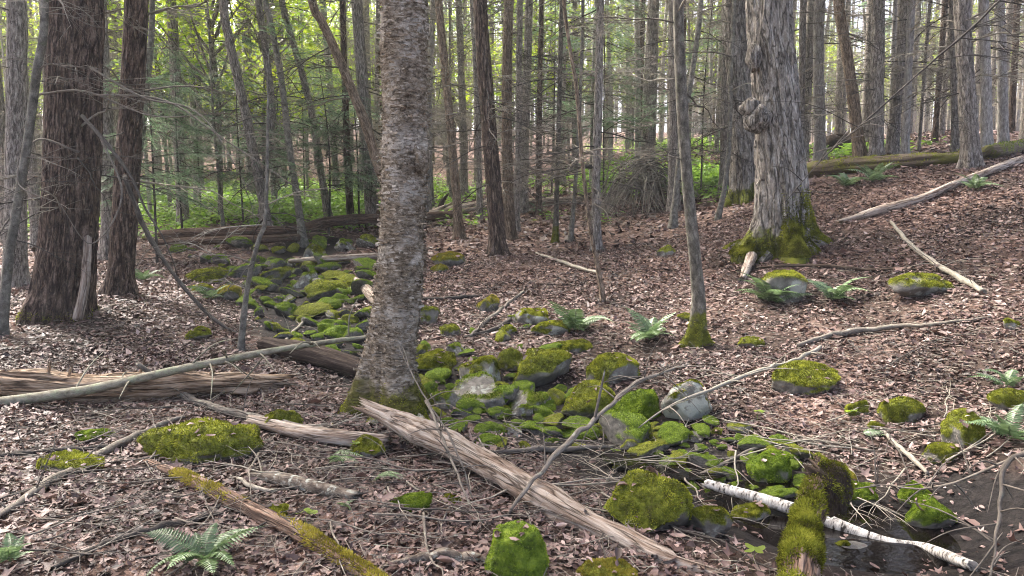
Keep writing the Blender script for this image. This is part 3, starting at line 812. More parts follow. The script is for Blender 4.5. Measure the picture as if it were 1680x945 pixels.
T('brown_tree', 'reddish trunk tight behind the buttressed dark hemlock', [(836, 392), (832, 250), (832, 100), (835, 0)], 18.1, 'hemlock', 'brown_bark', H=16, nb=25, seed=37, crown=CROWN_E[1], nseg=40)
T('grey_tree', 'tall grey stem in the clump behind the dark hemlock', [(846, 378), (850, 260), (852, 100), (853, 0)], 12.0, 'smooth', 'grey_bark', H=15, nb=25, seed=38)
T('grey_tree', 'broader grey trunk at the edge of the clump behind the dark hemlock', [(858, 348), (862, 200), (866, 80), (868, 0)], 15.5, 'smooth', 'grey_bark', H=16, nb=25, seed=39, crown=CROWN_D[0])
T('dark_tree', 'dark thin stem near the slope logs, just past the grey clump', [(884, 352), (884, 250), (886, 120), (888, 0)], 9.5, 'hemlock', 'hemlock_bark', H=14, nb=37, seed=40, crown=CROWN_E[0])
T('young_tree', 'slender straight stem on the leafy slope with a mossy foot', [(911, 398), (914, 300), (918, 150), (922, 0)], 8.6, 'smooth', 'smooth_mossy_bark', H=12, nb=29, seed=41, nseg=14)
T('young_tree', 'very thin stem paired with a thicker straight trunk on the slope', [(936, 396), (944, 300), (952, 150), (956, 0)], 6.9, 'smooth', 'smooth_bark', H=11, nb=25, seed=42, nseg=12)
T('grey_tree', 'straight grey-brown trunk alone on the leaf slope above the ferns', [(979, 412), (978, 300), (982, 150), (985, 0)], 14.6, 'smooth', 'grey_bark', H=16, nb=33, seed=43, crown=CROWN_D[1], nseg=30)
T('young_tree', 'thin dark sapling bending upward from beside the green fern', [(990, 496), (981, 440), (967, 365), (955, 260), (945, 140), (925, 0)], 7, 'smooth', 'brown_bark', H=10, nb=21, bs=(.3, .8), seed=44, nseg=16)
T('forked_tree', 'slim grey tree with mossy forked roots on the leafy bank', [(1142, 566), (1146, 500), (1141, 430), (1128, 300), (1117, 140), (1113, 0)], 19.8, 'smooth', 'smooth_mossy_bark', H=14, nb=16, bz=(1.6, 4.5), bs=(.5, 1.0), seed=45, nseg=64, nring=200, flare=1.5, lobes=2, ph=PI, flare_h=.11, crown=CROWN_B[0], moss=('olive_moss', 4200, .013), moss_h=.28)
T('young_tree', 'short dark stem half hidden behind the slim forked tree', [(1104, 374), (1110, 310), (1122, 200), (1140, 90), (1150, 0)], 10.3, 'smooth', 'smooth_bark', H=12, nb=25, seed=46, nseg=14)
T('young_tree', 'thin stem leaning in front of the maple companion trunk', [(1178, 360), (1190, 300), (1197, 220), (1200, 100)], 7.7, 'smooth', 'smooth_bark', H=9, nb=16, seed=47, nseg=12)
T('maple_tree', 'narrower grey trunk pressed close behind the old burled maple', [(1224, 330), (1218, 200), (1212, 100), (1209, 0)], 42, 'maple', 'maple_bark', H=17, nb=10, seed=48, crown=CROWN_B[1], nseg=60, nring=130)
T('grey_tree', 'grey trunk immediately beyond the burled maple at the big fallen log', [(1313, 280), (1314, 200), (1316, 100), (1318, 0)], 12.0, 'smooth', 'grey_bark', H=15, nb=21, seed=49, crown=CROWN_B[0])
T('grey_tree', 'pale mottled trunk standing beside the uprooted root mound', [(1346, 268), (1344, 180), (1343, 80), (1345, 0)], 18.1, 'smooth', 'pale_bark', H=16, nb=18, seed=50, crown=CROWN_B[1], flare=.6)
T('grey_tree', 'smooth trunk tilting out from the foot of a darker double trunk', [(1412, 266), (1402, 180), (1390, 90), (1376, 0)], 18.1, 'smooth', 'brown_bark', H=15, nb=16, seed=51, crown=CROWN_B[0])
T('dark_tree', 'dark rough double trunk behind the big fallen log', [(1438, 264), (1438, 180), (1440, 80), (1440, 0)], 21.5, 'hemlock', 'grey_bark', H=16, nb=29, seed=52, crown=CROWN_C[1], nseg=44)
T('grey_tree', 'slim grey trunk with a flared pale foot near the dark double trunk', [(1484, 258), (1488, 180), (1492, 80), (1496, 0)], 12.0, 'smooth', 'pale_bark', H=15, nb=29, seed=53, crown=CROWN_B[1])
T('hemlock_tree', 'stout brown-grey trunk planted on the big fallen mossy log', [(1594, 274), (1588, 180), (1582, 80), (1578, 0)], 24.9, 'hemlock', 'grey_bark', H=17, nb=25, seed=54, crown=CROWN_C[0], nseg=60, nring=140)
T('pink_tree', 'pinkish pale trunk behind the stout one on the fallen log', [(1619, 250), (1618, 150), (1616, 60), (1614, 0)], 16.3, 'smooth', 'pale_bark', H=16, nb=25, seed=55, crown=CROWN_B[0])
T('grey_tree', 'light blotchy trunk at the upper end of the fallen log', [(1646, 246), (1645, 150), (1643, 60), (1640, 0)], 15.5, 'smooth', 'pale_bark', H=16, nb=25, seed=56, crown=CROWN_B[1])
T('grey_tree', 'straight grey trunk half behind the stout one on the fallen log', [(1568, 250), (1566, 150), (1563, 0)], 12.0, 'smooth', 'grey_bark', H=15, nb=21, seed=57)

# feathery hemlock saplings along the far bank
def sapling(label, px, py, h, n, seed, Y=None, blen=1.0):
    rg = np.random.default_rng(seed)
    b = P(px, py) if Y is None else at(px, py, Y)
    if Y is not None: b[2] = height(b[0], b[1])
    t = thing('hemlock_sapling', b, label, 'sapling', 'feathery hemlock saplings')
    V, Fs, ax = tube([(0, 0, -.1), (rg.normal(0, .04), rg.normal(0, .04), h * .5), (rg.normal(0, .1), rg.normal(0, .1), h)], [.028, .018, .004], 8, 24)
    link('trunk', mesh_data('trunk', V, Fs, {'ax': ax}, [M['dark_twig_bark']]), t)
    for k in range(n):
        z = h * (.25 + .72 * k / n); s = blen * (1.15 - .75 * k / n) * rg.uniform(.7, 1.2)
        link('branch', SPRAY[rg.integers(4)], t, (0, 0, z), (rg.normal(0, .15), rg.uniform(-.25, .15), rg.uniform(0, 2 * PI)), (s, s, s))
for k, a in enumerate([
    ('feathery hemlock sapling between the bowed grey trunk and the red-brown hemlock', 300, 390, 4.6, 26, 61, None, 1.7),
    ('feathery hemlock sapling behind the far crossing logs', 400, 372, 4.4, 26, 62, None, 1.8),
    ('feathery hemlock sapling between the slender curved trunk and the dark thin trunk', 540, 385, 4.2, 26, 63, None, 1.7),
    ('feathery hemlock sapling touching the grey-brown trunk behind the yellow birch', 590, 376, 4.0, 22, 64, None, 1.4),
    ('taller feathery hemlock sapling far up the brook among green ferns', 330, 345, 7.5, 34, 65, None, 2.2),
    ('taller feathery hemlock sapling far up the brook past the slanting trunk', 500, 338, 7.5, 34, 66, None, 2.2),
    ('feathery hemlock sapling close behind the straight red-brown hemlock', 258, 432, 4.4, 32, 71, None, 1.5),
    ('small hemlock sapling on the slope beside the brush pile', 990, 330, 7.0, 30, 67, None, 1.9),
    ('hemlock sapling spreading behind the thin dark stems on the slope', 905, 322, 7.5, 30, 68, None, 2.0),
    ('hemlock sapling between the brush pile and the maple', 1150, 318, 6.0, 24, 69, None, 1.6)]):
    sapling(*a)

# ------------------------------------------------------------------ rocks
_bm = bmesh.new(); bmesh.ops.create_icosphere(_bm, subdivisions=4, radius=1.0)
ICO4 = (np.array([v.co[:] for v in _bm.verts]), np.array([[v.index for v in f.verts] for f in _bm.faces])); _bm.free()
_bm = bmesh.new(); bmesh.ops.create_icosphere(_bm, subdivisions=5, radius=1.0)
ICO5 = (np.array([v.co[:] for v in _bm.verts]), np.array([[v.index for v in f.verts] for f in _bm.faces])); _bm.free()
def vert_normals(V, Fx):
    n = np.cross(V[Fx[:, 1]] - V[Fx[:, 0]], V[Fx[:, 2]] - V[Fx[:, 0]])
    out = np.zeros_like(V)
    for k in range(3): np.add.at(out, Fx[:, k], n)
    return out / np.maximum(np.linalg.norm(out, axis=1, keepdims=True), 1e-12)
def rock_arrays(seed, dims, cover=.35, ico=ICO4, lump=.05, cuts=7):
    rg = np.random.default_rng(seed)
    V, Fx = ico[0].copy(), ico[1]
    for k in range(cuts):
        n = rg.normal(0, 1, 3); n /= np.linalg.norm(n); d = rg.uniform(.45, .9)
        ex = np.maximum(V @ n - d, 0); V -= np.outer(ex * .88, n)
    V *= (1 + .55 * (fbm(V * 1.3 + seed * 3.1, seed, 3) - .5))[:, None]
    V *= np.array(dims)
    nrm = vert_normals(V, Fx)
    sc = 1 / max(dims)
    nz = fbm(V * sc * 2.6 + seed, seed + 5, 4)
    moss = smooth(-.05, .22, nrm[:, 2] - .35 + cover + (nz - .5) * 1.5)
    clump = fbm(V * sc * 7 + seed, seed + 9, 2)
    V = V + nrm * (moss * lump * max(dims) * (clump - .3))[:, None] * 2
    return V, Fx, moss
def rock_pair(seed, dims, cover, mat, mossmat, nf, fl, ico=ICO4, lump=.05):
    V, Fx, moss = rock_arrays(seed, dims, cover, ico, lump)
    me = mesh_data('rock', V, [Fx], {'moss': moss}, [M[mat]])
    nrm = vert_normals(V, Fx)
    tri_m = moss[Fx].mean(1)
    def wf(c, n): return (tri_m ** 2) * (n[:, 2] > -.35) * (c[:, 2] > -dims[2] * .6)
    fz = fuzz_mesh(V, [Fx], nf, fl, wf, mossmat, seed) if nf else None
    return me, fz
ROCK_XY = []
ON_ROCK = []
def boulder(label, cx, cy, w, h, cover=.35, tone='o', seed=None, nf=None, group=None, yaw=0, name='mossy_boulder', fl=None, cat='boulder'):
    seed = seed if seed is not None else int(cx * 7 + cy)
    g = P(cx, cy + h * .46)
    s = g[1] / F_PX
    a = w * s * .56; c = h * s * .66; b = a * .78
    p = np.array([cx and (cx - CX) / F_PX * (g[1] + b * .6) * 1.0, g[1] + b * .6, 0])
    p[0] = ray(cx, cy)[0] * p[1]
    p[2] = height(p[0], p[1]) * .5 + g[2] * .5 + c * .36
    mat, mm = {'o': ('olive_mossy_stone', 'olive_moss'), 'b': ('bright_mossy_stone', 'bright_moss'), 'l': ('lichen_stone', 'olive_moss'), 'w': ('white_stone', 'olive_moss'), 'y': ('olive_mossy_stone', 'yellow_moss')}[tone]
    fl = fl or min(max(.008, a * .055), .016)
    if nf is None: nf = int(min(11000, 200 * w))
    me, fz = rock_pair(seed, (a, b, c), cover, mat, mm, nf, fl, ICO5 if w > 100 else ICO4, .05)
    t = thing(name, p, label, cat, group)
    vv = np.empty(len(me.vertices) * 3, dtype=np.float32); me.vertices.foreach_get('co', vv); vv = vv.reshape(-1, 3); nn = np.empty_like(vv).ravel(); me.vertices.foreach_get('normal', nn); nn = nn.reshape(-1, 3)
    up = np.where(nn[:, 2] > .55)[0]
    if len(up): ON_ROCK.extend(vv[np.random.default_rng(seed).choice(up, max(2, int(w / 9)))] + p)
    link('stone', me, t)
    if fz: link('moss', fz, t, kind='stuff')
    ROCK_XY.append((p[0], p[1], max(a, b)))
    return t
BO = [
 ('big olive-mossed boulder by the lower pool at the log tip', 1070, 815, 130, 118, .6, 'o'),
 ('long low moss-covered boulder in leaves below the rotten log', 333, 722, 182, 76, .7, 'o'),
 ('grey-faced boulder with bare lichened side in the brook', 785, 612, 76, 56, .05, 'l'),
 ('broad brownish mossy boulder capped with white lichen spots', 888, 602, 104, 58, .35, 'o'),
 ('smaller mossy boulder leaning on the broad brownish one', 838, 592, 44, 36, .5, 'o'),
 ('mossy boulder with one pale lichen patch above the round one', 1003, 610, 82, 50, .4, 'o'),
 ('round green-topped boulder hanging over a dark hollow in the brook', 965, 660, 86, 62, .55, 'o'),
 ('white lichen-crusted boulder beside thorny twigs', 1130, 662, 76, 68, -.35, 'w'),
 ('moss-draped boulder between the round boulder and the white one', 1052, 668, 86, 50, .6, 'b'),
 ('flat moss-topped rock alone in leaves above the brook', 1330, 622, 112, 46, .45, 'o'),
 ('small mossy cobble just downhill of the flat rock', 1407, 670, 34, 26, .5, 'o'),
 ('oval mossy rock alone in leaves near a small cobble', 1478, 672, 66, 46, .5, 'o'),
 ('mossy rock at the edge of the fern clump', 1656, 655, 58, 36, .5, 'o'),
 ('upright mossy stone beside a drooping fern', 1580, 706, 60, 66, .35, 'o'),
 ('low mossy rock at the foot of the upright stone', 1545, 745, 66, 30, .4, 'o'),
 ('bright green domed rock above the white birch log', 1272, 770, 78, 52, .7, 'b'),
 ('dark wet mossy rock between big boulder and birch log', 1165, 856, 66, 52, .25, 'o'),
 ('bright green rock behind the mossy burled stump', 1402, 816, 88, 54, .7, 'b'),
 ('green domed rock at the pool edge, lower of two', 1528, 846, 74, 50, .6, 'b'),
 ('green domed rock at the pool edge, upper of two', 1508, 816, 60, 38, .6, 'b'),
 ('tall moss-cloaked rock with bright shoots below the weathered log', 845, 902, 96, 116, .8, 'b'),
 ('yellow-green mossy rock top beside the weathered log tip', 995, 940, 88, 44, .8, 'y'),
 ('flat moss-patched rock below the two crossing sticks', 118, 762, 96, 34, .55, 'o'),
 ('thin mossy slab near the rotten log among leaves', 150, 718, 66, 16, .6, 'b'),
 ('grey-green rock behind the fern on the leaf slope', 1288, 474, 92, 52, -.15, 'l'),
 ('flat rock half moss half pale lichen on the slope', 1508, 472, 96, 40, .0, 'l'),
 ('small round rock on the slope above the fern', 1092, 412, 28, 20, .2, 'l'),
 ('yellow-mossed rock in the sunlit leaves', 736, 426, 52, 22, .2, 'y'),
 ('small yellow-mossed rock touching the sunlit one', 720, 440, 30, 14, .5, 'y'),
 ('yellow-green rock beside dead branches uphill of the brook', 802, 498, 40, 30, .4, 'y'),
 ('bluish lichened rock pair member beside the green fern', 878, 518, 56, 30, -.1, 'l'),
 ('low mossy rock under the green fern', 905, 540, 60, 24, .3, 'l'),
 ('mossy rock below the green fern with orange leaves', 938, 566, 56, 26, .4, 'o'),
 ('small mossy cobble downhill of the yellow-green rock', 740, 542, 34, 20, .5, 'o'),
 ('small mossy cobble between yellow-green rock and broad boulder', 832, 542, 30, 18, .5, 'o'),
 ('flat little mossy stone in leaves by the forked tree', 1230, 562, 42, 18, .5, 'o'),
 ('tiny mossy stone behind the forked tree roots', 1128, 520, 26, 18, .4, 'o'),
 ('small stone with moss near the long twig on the slope', 1655, 532, 26, 20, .2, 'o'),
 ('bright moss hummock in leaves below the weathered log', 680, 826, 66, 26, .8, 'b'),
 ('smaller moss hummock next to the bright one', 742, 818, 40, 18, .7, 'o'),
 ('small mossy cobble at the end of the dark log', 515, 590, 40, 20, .5, 'o'),
 ('dark mossy boulder hugging the yellow birch trunk', 702, 515, 44, 36, .4, 'o'),
 ('long mossy rock between the birch and grey-faced boulder', 722, 596, 76, 26, .5, 'o'),
 ('mossy rock against the birch roots by the thin pole', 460, 692, 62, 30, .6, 'o'),
 ('small mossy rock buried in leaves under the birch roots', 600, 735, 60, 34, .4, 'o'),
 ('low mossy rock with twigs left of the sapling foot'.replace('left of', 'beside'), 326, 548, 42, 20, .4, 'o'),
 ('long olive mossy rock on the upper bank of the cobbles', 340, 452, 68, 24, .6, 'o'),
 ('mossy fern-shaded rock beside the upper cobbles', 372, 482, 66, 26, .5, 'y'),
 ('grey stone with pale top at the upper cobbles edge', 330, 470, 36, 20, -.3, 'l'),
 ('small mossy stone at the bank below the pole', 450, 842, 52, 24, .3, 'o'),
 ('mossy hump behind the far crossing logs', 606, 392, 28, 20, .4, 'o'),
 ('grey stone by the far crossing logs', 515, 412, 36, 24, -.1, 'l'),
 ('dark rock under the white birch log in the pool', 1232, 842, 60, 40, .1, 'o'),
 ('wet grey slab at the pool beside the mossy stump', 1398, 905, 70, 26, -.8, 'l'),
 ('mossy stone by the tangled grey branches', 1440, 700, 26, 14, .5, 'o'),
 ('mossy rock on the bank above the bright domed rock', 1375, 790, 60, 36, .5, 'y'),
]
for b in BO: boulder(*b)

# small cobbles: twelve shapes, copied
COB = []
for k in range(14):
    tone = 'b' if k % 4 else 'o'
    mat, mm = (('bright_mossy_stone', 'bright_moss') if tone == 'b' else ('olive_mossy_stone', 'olive_moss'))
    if k == 7: mat = 'lichen_stone'
    COB.append(rock_pair(700 + k, (1, .85, .62), (.5 if k != 7 else -.25) - .4 * (k in (2, 5, 9, 12)), mat, mm, 3000, .055, ICO4, .08))
def inside(poly, x, y):
    c = False
    for (x1, y1), (x2, y2) in zip(poly, poly[1:] + poly[:1]):
        if (y1 > y) != (y2 > y) and x < (x2 - x1) * (y - y1) / (y2 - y1) + x1: c = not c
    return c
def cobbles(poly, step, size, label, group, seed, maxn, ky=.52):
    rg = np.random.default_rng(seed)
    xs = [p[0] for p in poly]; ys = [p[1] for p in poly]
    y = min(ys); n = 0; row = 0
    while y < max(ys):
        st = step(y); x = min(xs) + (row % 2) * st * .5
        while x < max(xs):
            qx, qy = x + rg.normal(0, st * .22), y + rg.normal(0, st * .13)
            x += st
            if not inside(poly, qx, qy) or n >= maxn: continue
            p = P(qx, qy); w = size(qy) * .88 * math.exp(rg.normal(0, .4)); a = w * p[1] / F_PX * .5
            if any(math.hypot(p[0] - rx, p[1] - ry) < rr * .75 + a * .4 for rx, ry, rr in ROCK_XY): continue
            ci = int(rg.integers(len(COB))); me, fz = COB[ci]
            look = 'bare-sided lichened ' if ci == 7 else (('bright green ' if ci % 4 else 'olive green ') + ('large ' if w > size(qy) * 1.25 else 'small ' if w < size(qy) * .8 else ''))
            t = thing('mossy_cobble', p + np.array([0, 0, a * (.26 if qy < 600 and qx < 640 else .12)]), look + label, 'cobble', group, (rg.normal(0, .25), rg.normal(0, .25), rg.uniform(0, 6.28)))
            hz = rg.uniform(.5, .95)
            t.scale = (a, a * rg.uniform(.7, 1.15), a * hz)
            link('stone', me, t); link('moss', fz, t, kind='stuff')
            n += 1
        y += step(y) * ky; row += 1
cobbles([(345, 440), (440, 425), (610, 440), (620, 585), (520, 585), (440, 545), (395, 505)], lambda y: 20 + (y - 430) * .10, lambda y: 25 + (y - 430) * .12,
        'moss-covered cobble packed in the brook bed upstream of the yellow birch', 'upstream cobbles', 5, 190, .40)
cobbles([(690, 560), (760, 580), (900, 632), (1020, 680), (1040, 735), (880, 745), (760, 722), (690, 675)], lambda y: 25 + (y - 590) * .10, lambda y: 36 + (y - 590) * .12,
        'moss-covered cobble in the brook between the birch and the round boulder', 'midstream cobbles', 6, 130, .45)
cobbles([(1020, 680), (1190, 690), (1330, 750), (1330, 830), (1160, 812), (1000, 770)], lambda y: 31, lambda y: 46,
        'moss-covered cobble in the brook below the white lichened boulder', 'downstream cobbles', 7, 80, .45)
cobbles([(700, 520), (900, 520), (960, 590), (700, 580)], lambda y: 52, lambda y: 26,
        'scattered mossy cobble in leaves on the bank uphill of the brook', 'bank cobbles', 8, 18)
cobbles([(270, 400), (620, 395), (620, 440), (300, 440)], lambda y: 34, lambda y: 26,
        'scattered mossy cobble near the crossing logs', 'log crossing cobbles', 9, 30)

# ------------------------------------------------------------------ fallen wood
def d_wood(th, s, r, ax):
    n = vnoise(ax * [42, 42, 1.4], 41); m_ = vnoise(ax * [90, 90, 4], 42)
    return r * (.22 * (1 - np.abs(2 * n - 1)) - .14 + .10 * (m_ - .5) + .35 * (fbm(ax * [5, 5, 1.5], 43, 2) - .5))
def d_crack(th, s, r, ax):
    n = vnoise(ax * [30, 30, .9], 51); m_ = vnoise(ax * [70, 70, 2.2], 52)
    return r * (-.22 * smooth(.36, .30, n) +   .05 * (m_ - .5) + .45 * (fbm(ax * [4, 4, 2.2], 53, 3) - .5) - .07 * smooth(.55, .6, vnoise(ax * [14, 14, 1.4], 54)))
def d_rot(th, s, r, ax):
    return d_crack(th, s, r, ax) + r * .55 * (fbm(ax * [9, 9, 4.5], 81, 3) - .5) + r * .25 * (vnoise(np.stack([ax[..., 2] * 3.0, ax[..., 2] * 0, ax[..., 2] * 0], -1), 83) - .5)
def d_lump(th, s, r, ax):
    return r * (.9 * (fbm(ax * [9, 9, 8], 71, 3) - .5) + .2 * (vnoise(ax * [50, 50, 12], 72) - .5))
def pt(q, lift):
    return P(q[0], q[1], lift) if len(q) == 2 else at(*q)
def log(name, label, pts, rpx, mat, disp=d_wood, nseg=28, nring=90, ends=(.12, .12), cat='log', stubs=(), twigs=0, tl=.35, moss=None, group=None, seed=0, sink=.6, tmat=None, twig_r=.005, lump=None):
    """pts: photo pixels on the ground, or (px, py, distance) for raised points; rpx: half width in photo pixels"""
    rg = np.random.default_rng(seed + 400)
    W = []
    for q, r in zip(pts, rpx):
        g = pt(q, 0); rm = r * g[1] / F_PX
        W.append(g + (np.array([0, 0, rm * sink + .02]) if len(q) == 2 else 0))
    W = np.array(W); R = np.array([r * w[1] / F_PX for r, w in zip(rpx, W)])
    seg = np.linalg.norm(np.diff(W, axis=0), axis=1); u = np.concatenate([[0], np.cumsum(seg)]) / seg.sum()
    if nseg <= 16 and len(W) > 2:                   # crooked, not a clean bow
        Wc, qc = resample(W, len(W) * 4); seg0 = np.linalg.norm(np.diff(W, axis=0), axis=1); u0 = np.concatenate([[0], np.cumsum(seg0)]) / seg0.sum()
        R = np.interp(qc, u0, R) * rg.uniform(.85, 1.15, len(Wc)); j = rg.normal(0, 1, Wc.shape) * (R * .15 + .0015)[:, None]; j[0] = j[-1] = 0; W = Wc + j
        seg = np.linalg.norm(np.diff(W, axis=0), axis=1); u = np.concatenate([[0], np.cumsum(seg)]) / seg.sum()
    o = W[np.argmin(W[:, 2])].copy()
    L = W - o
    V, Fs, ax = tube(L, lambda q: np.interp(q, u, R), nseg, nring, disp, ends=ends, seed=seed)
    t = thing(name, o, label, cat, group)
    link('wood', mesh_data('wood', V, Fs, {'ax': ax}, [M[mat]]), t)
    C, q = resample(L, 100)
    for (f, a, l, rr) in stubs:
        p = C[int(f * 99)]; tan = C[min(int(f * 99) + 2, 99)] - C[max(int(f * 99) - 2, 0)]; tan /= np.linalg.norm(tan)
        sd = np.cross(tan, [0, 0, 1.0]); sd /= np.linalg.norm(sd); upv = np.cross(sd, tan)
        d = (sd * math.cos(a) + upv * math.sin(a)) + tan * .35; d /= np.linalg.norm(d)
        V2, F2, a2 = tube([p, p + d * l * .6, p + d * l], [rr, rr * .8, rr * .5], 9, 10, d_wood, ends=(0, .03), seed=int(f * 100))
        link('branch_stub', mesh_data('branch_stub', V2, F2, {'ax': a2}, [M[tmat or mat]]), t)
    for k in range(twigs):
        i = rg.integers(8, 98); p = C[i]; tan = C[min(i + 1, 99)] - C[i - 1]; tan /= np.linalg.norm(tan)
        d = rg.normal(0, 1, 3); d -= tan * d.dot(tan) * .6; d[2] = abs(d[2]) * .5 if rg.random() < .6 else -abs(d[2]) * .3
        d /= np.linalg.norm(d); l = tl * rg.uniform(.4, 1.3)
        e = p + d * l + np.array([0, 0, -.15 * l]); gz = height(e[0] + o[0], e[1] + o[1]) - o[2]; e[2] = max(e[2], gz + .004)
        V2, F2, a2 = tube([p, p + d * l * .5 + rg.normal(0, .03, 3) * l, e], [twig_r, twig_r * .7, twig_r * .3], 5, 8)
        link('twig', mesh_data('twig', V2, F2, {'ax': a2}, [M[tmat or mat]]), t)
    if moss:
        ctr0 = np.interp
        def wf(c, n):
            return smooth(moss[3] - .1, moss[3] + .1, fbm((c + o) * 3.5, seed + 2, 3)) * np.clip(n[:, 2] + .25, 0, 1)
        fz = fuzz_mesh(V, Fs[:1], moss[1], moss[2], wf, moss[0], seed)
        if fz: link('moss', fz, t, kind='stuff')
    return t
log('fallen_log', 'pale barkless split log lying from the birch foot to the pool', [(612, 672, 5.25), (700, 712, 4.95), (800, 762, 4.5), (900, 822, 4.05), (1010, 880, 3.7), (1085, 916, 3.5), (1135, 932, 3.42)], [12, 21, 22, 24, 22, 19, 10], 'weathered_wood', d_rot,
    64, 220, (.16, .22), stubs=[(.46, -1.2, .16, .02), (.75, 1.2, .06, .022), (.93, .5, .17, .016), (.25, -2.6, .1, .012), (.55, -2.7, .12, .012)], seed=1, sink=.8)
log('rotten_log', 'thick rotten log with splintered end lying in leaves beneath the raised pole', [(-60, 648), (60, 652), (180, 655), (300, 648), (400, 646), (432, 640)], [28, 27, 25, 25, 21, 12], 'rotten_wood', d_rot, 56, 180, (.1, .3),
    stubs=[(.3, 1.3, .22, .022), (.36, 1.6, .16, .02), (.58, 1.45, .26, .016), (.80, 1.4, .22, .025), (.86, 1.7, .18, .018), (.7, 1.2, .25, .01)], seed=2, sink=.55)
log('leaning_pole', 'long slender grey pole propped across the rotten log towards the birch', [(-40, 664, 5.7), (130, 642, 5.75), (300, 605, 5.85), (450, 575, 5.95), (560, 558, 6.0), (636, 549, 6.05)], [8.5, 8, 7, 5.5, 4, 1.5], 'pole_bark', d_smooth, 18, 80, (.02, .01),
    cat='pole', twigs=16, tl=.5, seed=3, twig_r=.009)
log('fallen_branch', 'thin dead pole running under the raised one down to the birch roots', [(228, 598, 6.0), (300, 655), (400, 690), (500, 712), (600, 728)], [4, 6, 7, 8, 8], 'twig_bark', d_smooth, 12, 60, (.02, .05), 'branch', twigs=10, tl=.35, seed=4)
log('fallen_log', 'short weathered log butting against the birch roots', [(420, 700), (500, 722), (570, 732), (625, 738)], [9, 12, 14, 14], 'weathered_wood', d_crack, 26, 60, (.08, .06), seed=5)
log('mossy_log', 'low decayed log tufted with yellow moss beside the big fern', [(255, 770), (330, 805), (420, 850), (500, 890), (590, 945), (640, 985)], [7, 11, 13, 15, 17, 18], 'decayed_wood', d_rot, 30, 110, (.1, .05), moss=('yellow_moss', 5200, .017, .55), seed=6, sink=.35)
log('birch_log', 'white-barked birch log lying across the dark pool', [(1165, 795, 4.62), (1260, 822, 4.4), (1350, 852, 4.2), (1450, 890, 4.0), (1520, 912), (1590, 938)], [8, 10, 10.5, 10.5, 10, 9], 'white_birch_bark', d_smooth, 22, 110, (.05, .05), seed=7, stubs=[(.78, -1.4, .07, .012)])
log('mossy_stump_log', 'moss-wrapped rotten log pointing out of the pool to the burled stump', [(1305, 985, 3.02), (1312, 925, 3.25), (1322, 870, 3.5), (1330, 825, 3.7), (1336, 800, 3.82)], [33, 31, 26, 22, 16], 'decayed_wood', d_lump, 40, 90, (.05, .05), moss=('olive_moss', 12000, .018, .44), seed=8)
log('mossy_stump', 'gnarled dark burl of stump wood patched with moss', [(1368, 830, 3.95), (1366, 805, 3.95), (1360, 785, 3.95), (1345, 772, 3.97)], [26, 33, 32, 18], 'dark_rotten_wood', d_lump, 40, 60, (.03, .06), 'stump', moss=('olive_moss', 3500, .016, .45), seed=9)
log('fallen_branch', 'lichen-grey crooked branch leaning over the pale split log', [(835, 842, 3.95), (868, 798, 4.05), (920, 738, 4.3), (985, 680, 4.7), (1040, 632, 5.1), (1085, 612, 5.4), (1130, 597, 5.7)], [2.5, 3.6, 4.2, 4.2, 3.8, 2.6, 1.2], 'twig_bark', d_smooth, 14, 80, (.03, .01), 'branch', twigs=14, tl=.35,
    stubs=[(.42, 1.4, .3, .012)], seed=10)
log('dark_log', 'dark rotted log overhanging a hollow behind the birch', [(440, 580), (500, 598), (560, 614), (600, 624)], [12, 16, 16, 14], 'dark_rotten_wood', d_wood, 30, 60, (.1, .1), seed=11, sink=1.1)
log('broken_log', 'grey splintered log end tilted against the birch trunk', [(576, 458), (600, 485), (622, 512)], [3, 8, 10], 'weathered_wood', d_wood, 18, 40, (.15, .05), seed=12, sink=1.2)
log('fallen_log', 'long brown log spanning the brook far upstream, upper of the crossing pair', [(268, 400), (380, 398), (480, 396), (540, 384), (620, 376), (745, 368)], [7, 8.5, 8.5, 9, 8, 7], 'decayed_wood', d_wood, 18, 80, (.1, .1), seed=13, sink=2.0)
log('fallen_log', 'thinner log spanning the brook far upstream, lower of the crossing pair', [(262, 408), (360, 407), (450, 405), (520, 397)], [5, 6.5, 6.5, 5], 'decayed_wood', d_wood, 18, 60, (.1, .1), seed=14, sink=1.8)
log('fallen_log', 'slim bare log beside the upstream cobbles touching the birch', [(480, 440), (550, 438), (618, 435)], [4, 5, 5], 'weathered_wood', d_wood, 18, 40, (.1, .1), seed=15, sink=2.6)
log('fallen_log', 'long grey log running level behind the buttressed hemlock', [(700, 362), (780, 350), (860, 342), (950, 336)], [6, 7, 6, 5], 'weathered_wood', d_wood, 18, 60, (.1, .1), seed=16, sink=1.5)
log('mossy_log', 'big mossy decayed log below the stout trunk on the hillside', [(1235, 302), (1330, 291), (1420, 282), (1510, 274), (1590, 268)], [9, 13, 14, 12, 10], 'mossy_wood', d_crack, 34, 110, (.2, .2), moss=('olive_moss', 3500, .03, .5), seed=17, sink=.7)
log('mossy_log', 'mossy log continuing uphill past the stout trunk', [(1585, 262), (1640, 258), (1720, 246)], [9, 11, 11], 'mossy_wood', d_wood, 26, 60, (.2, .1), moss=('bright_moss', 2200, .03, .42), seed=18, sink=.8)
log('fallen_log', 'pale bent log sloping down the leafy hill beside the maple', [(1388, 366), (1440, 352), (1510, 332), (1570, 306), (1640, 280), (1690, 262)], [4.5, 7, 6.5, 6, 6, 6], 'weathered_wood', d_wood, 20, 90, (.15, .1), seed=19, twigs=6, tl=.5)
log('fallen_branch', 'crooked lichened branch ending at the flat lichen rock', [(1462, 368), (1490, 402), (1530, 435), (1575, 462), (1612, 484)], [2, 3.5, 4.5, 5, 4.5], 'pale_twig_bark', d_smooth, 12, 60, (.05, .03), 'branch', twigs=12, tl=.45, seed=20)
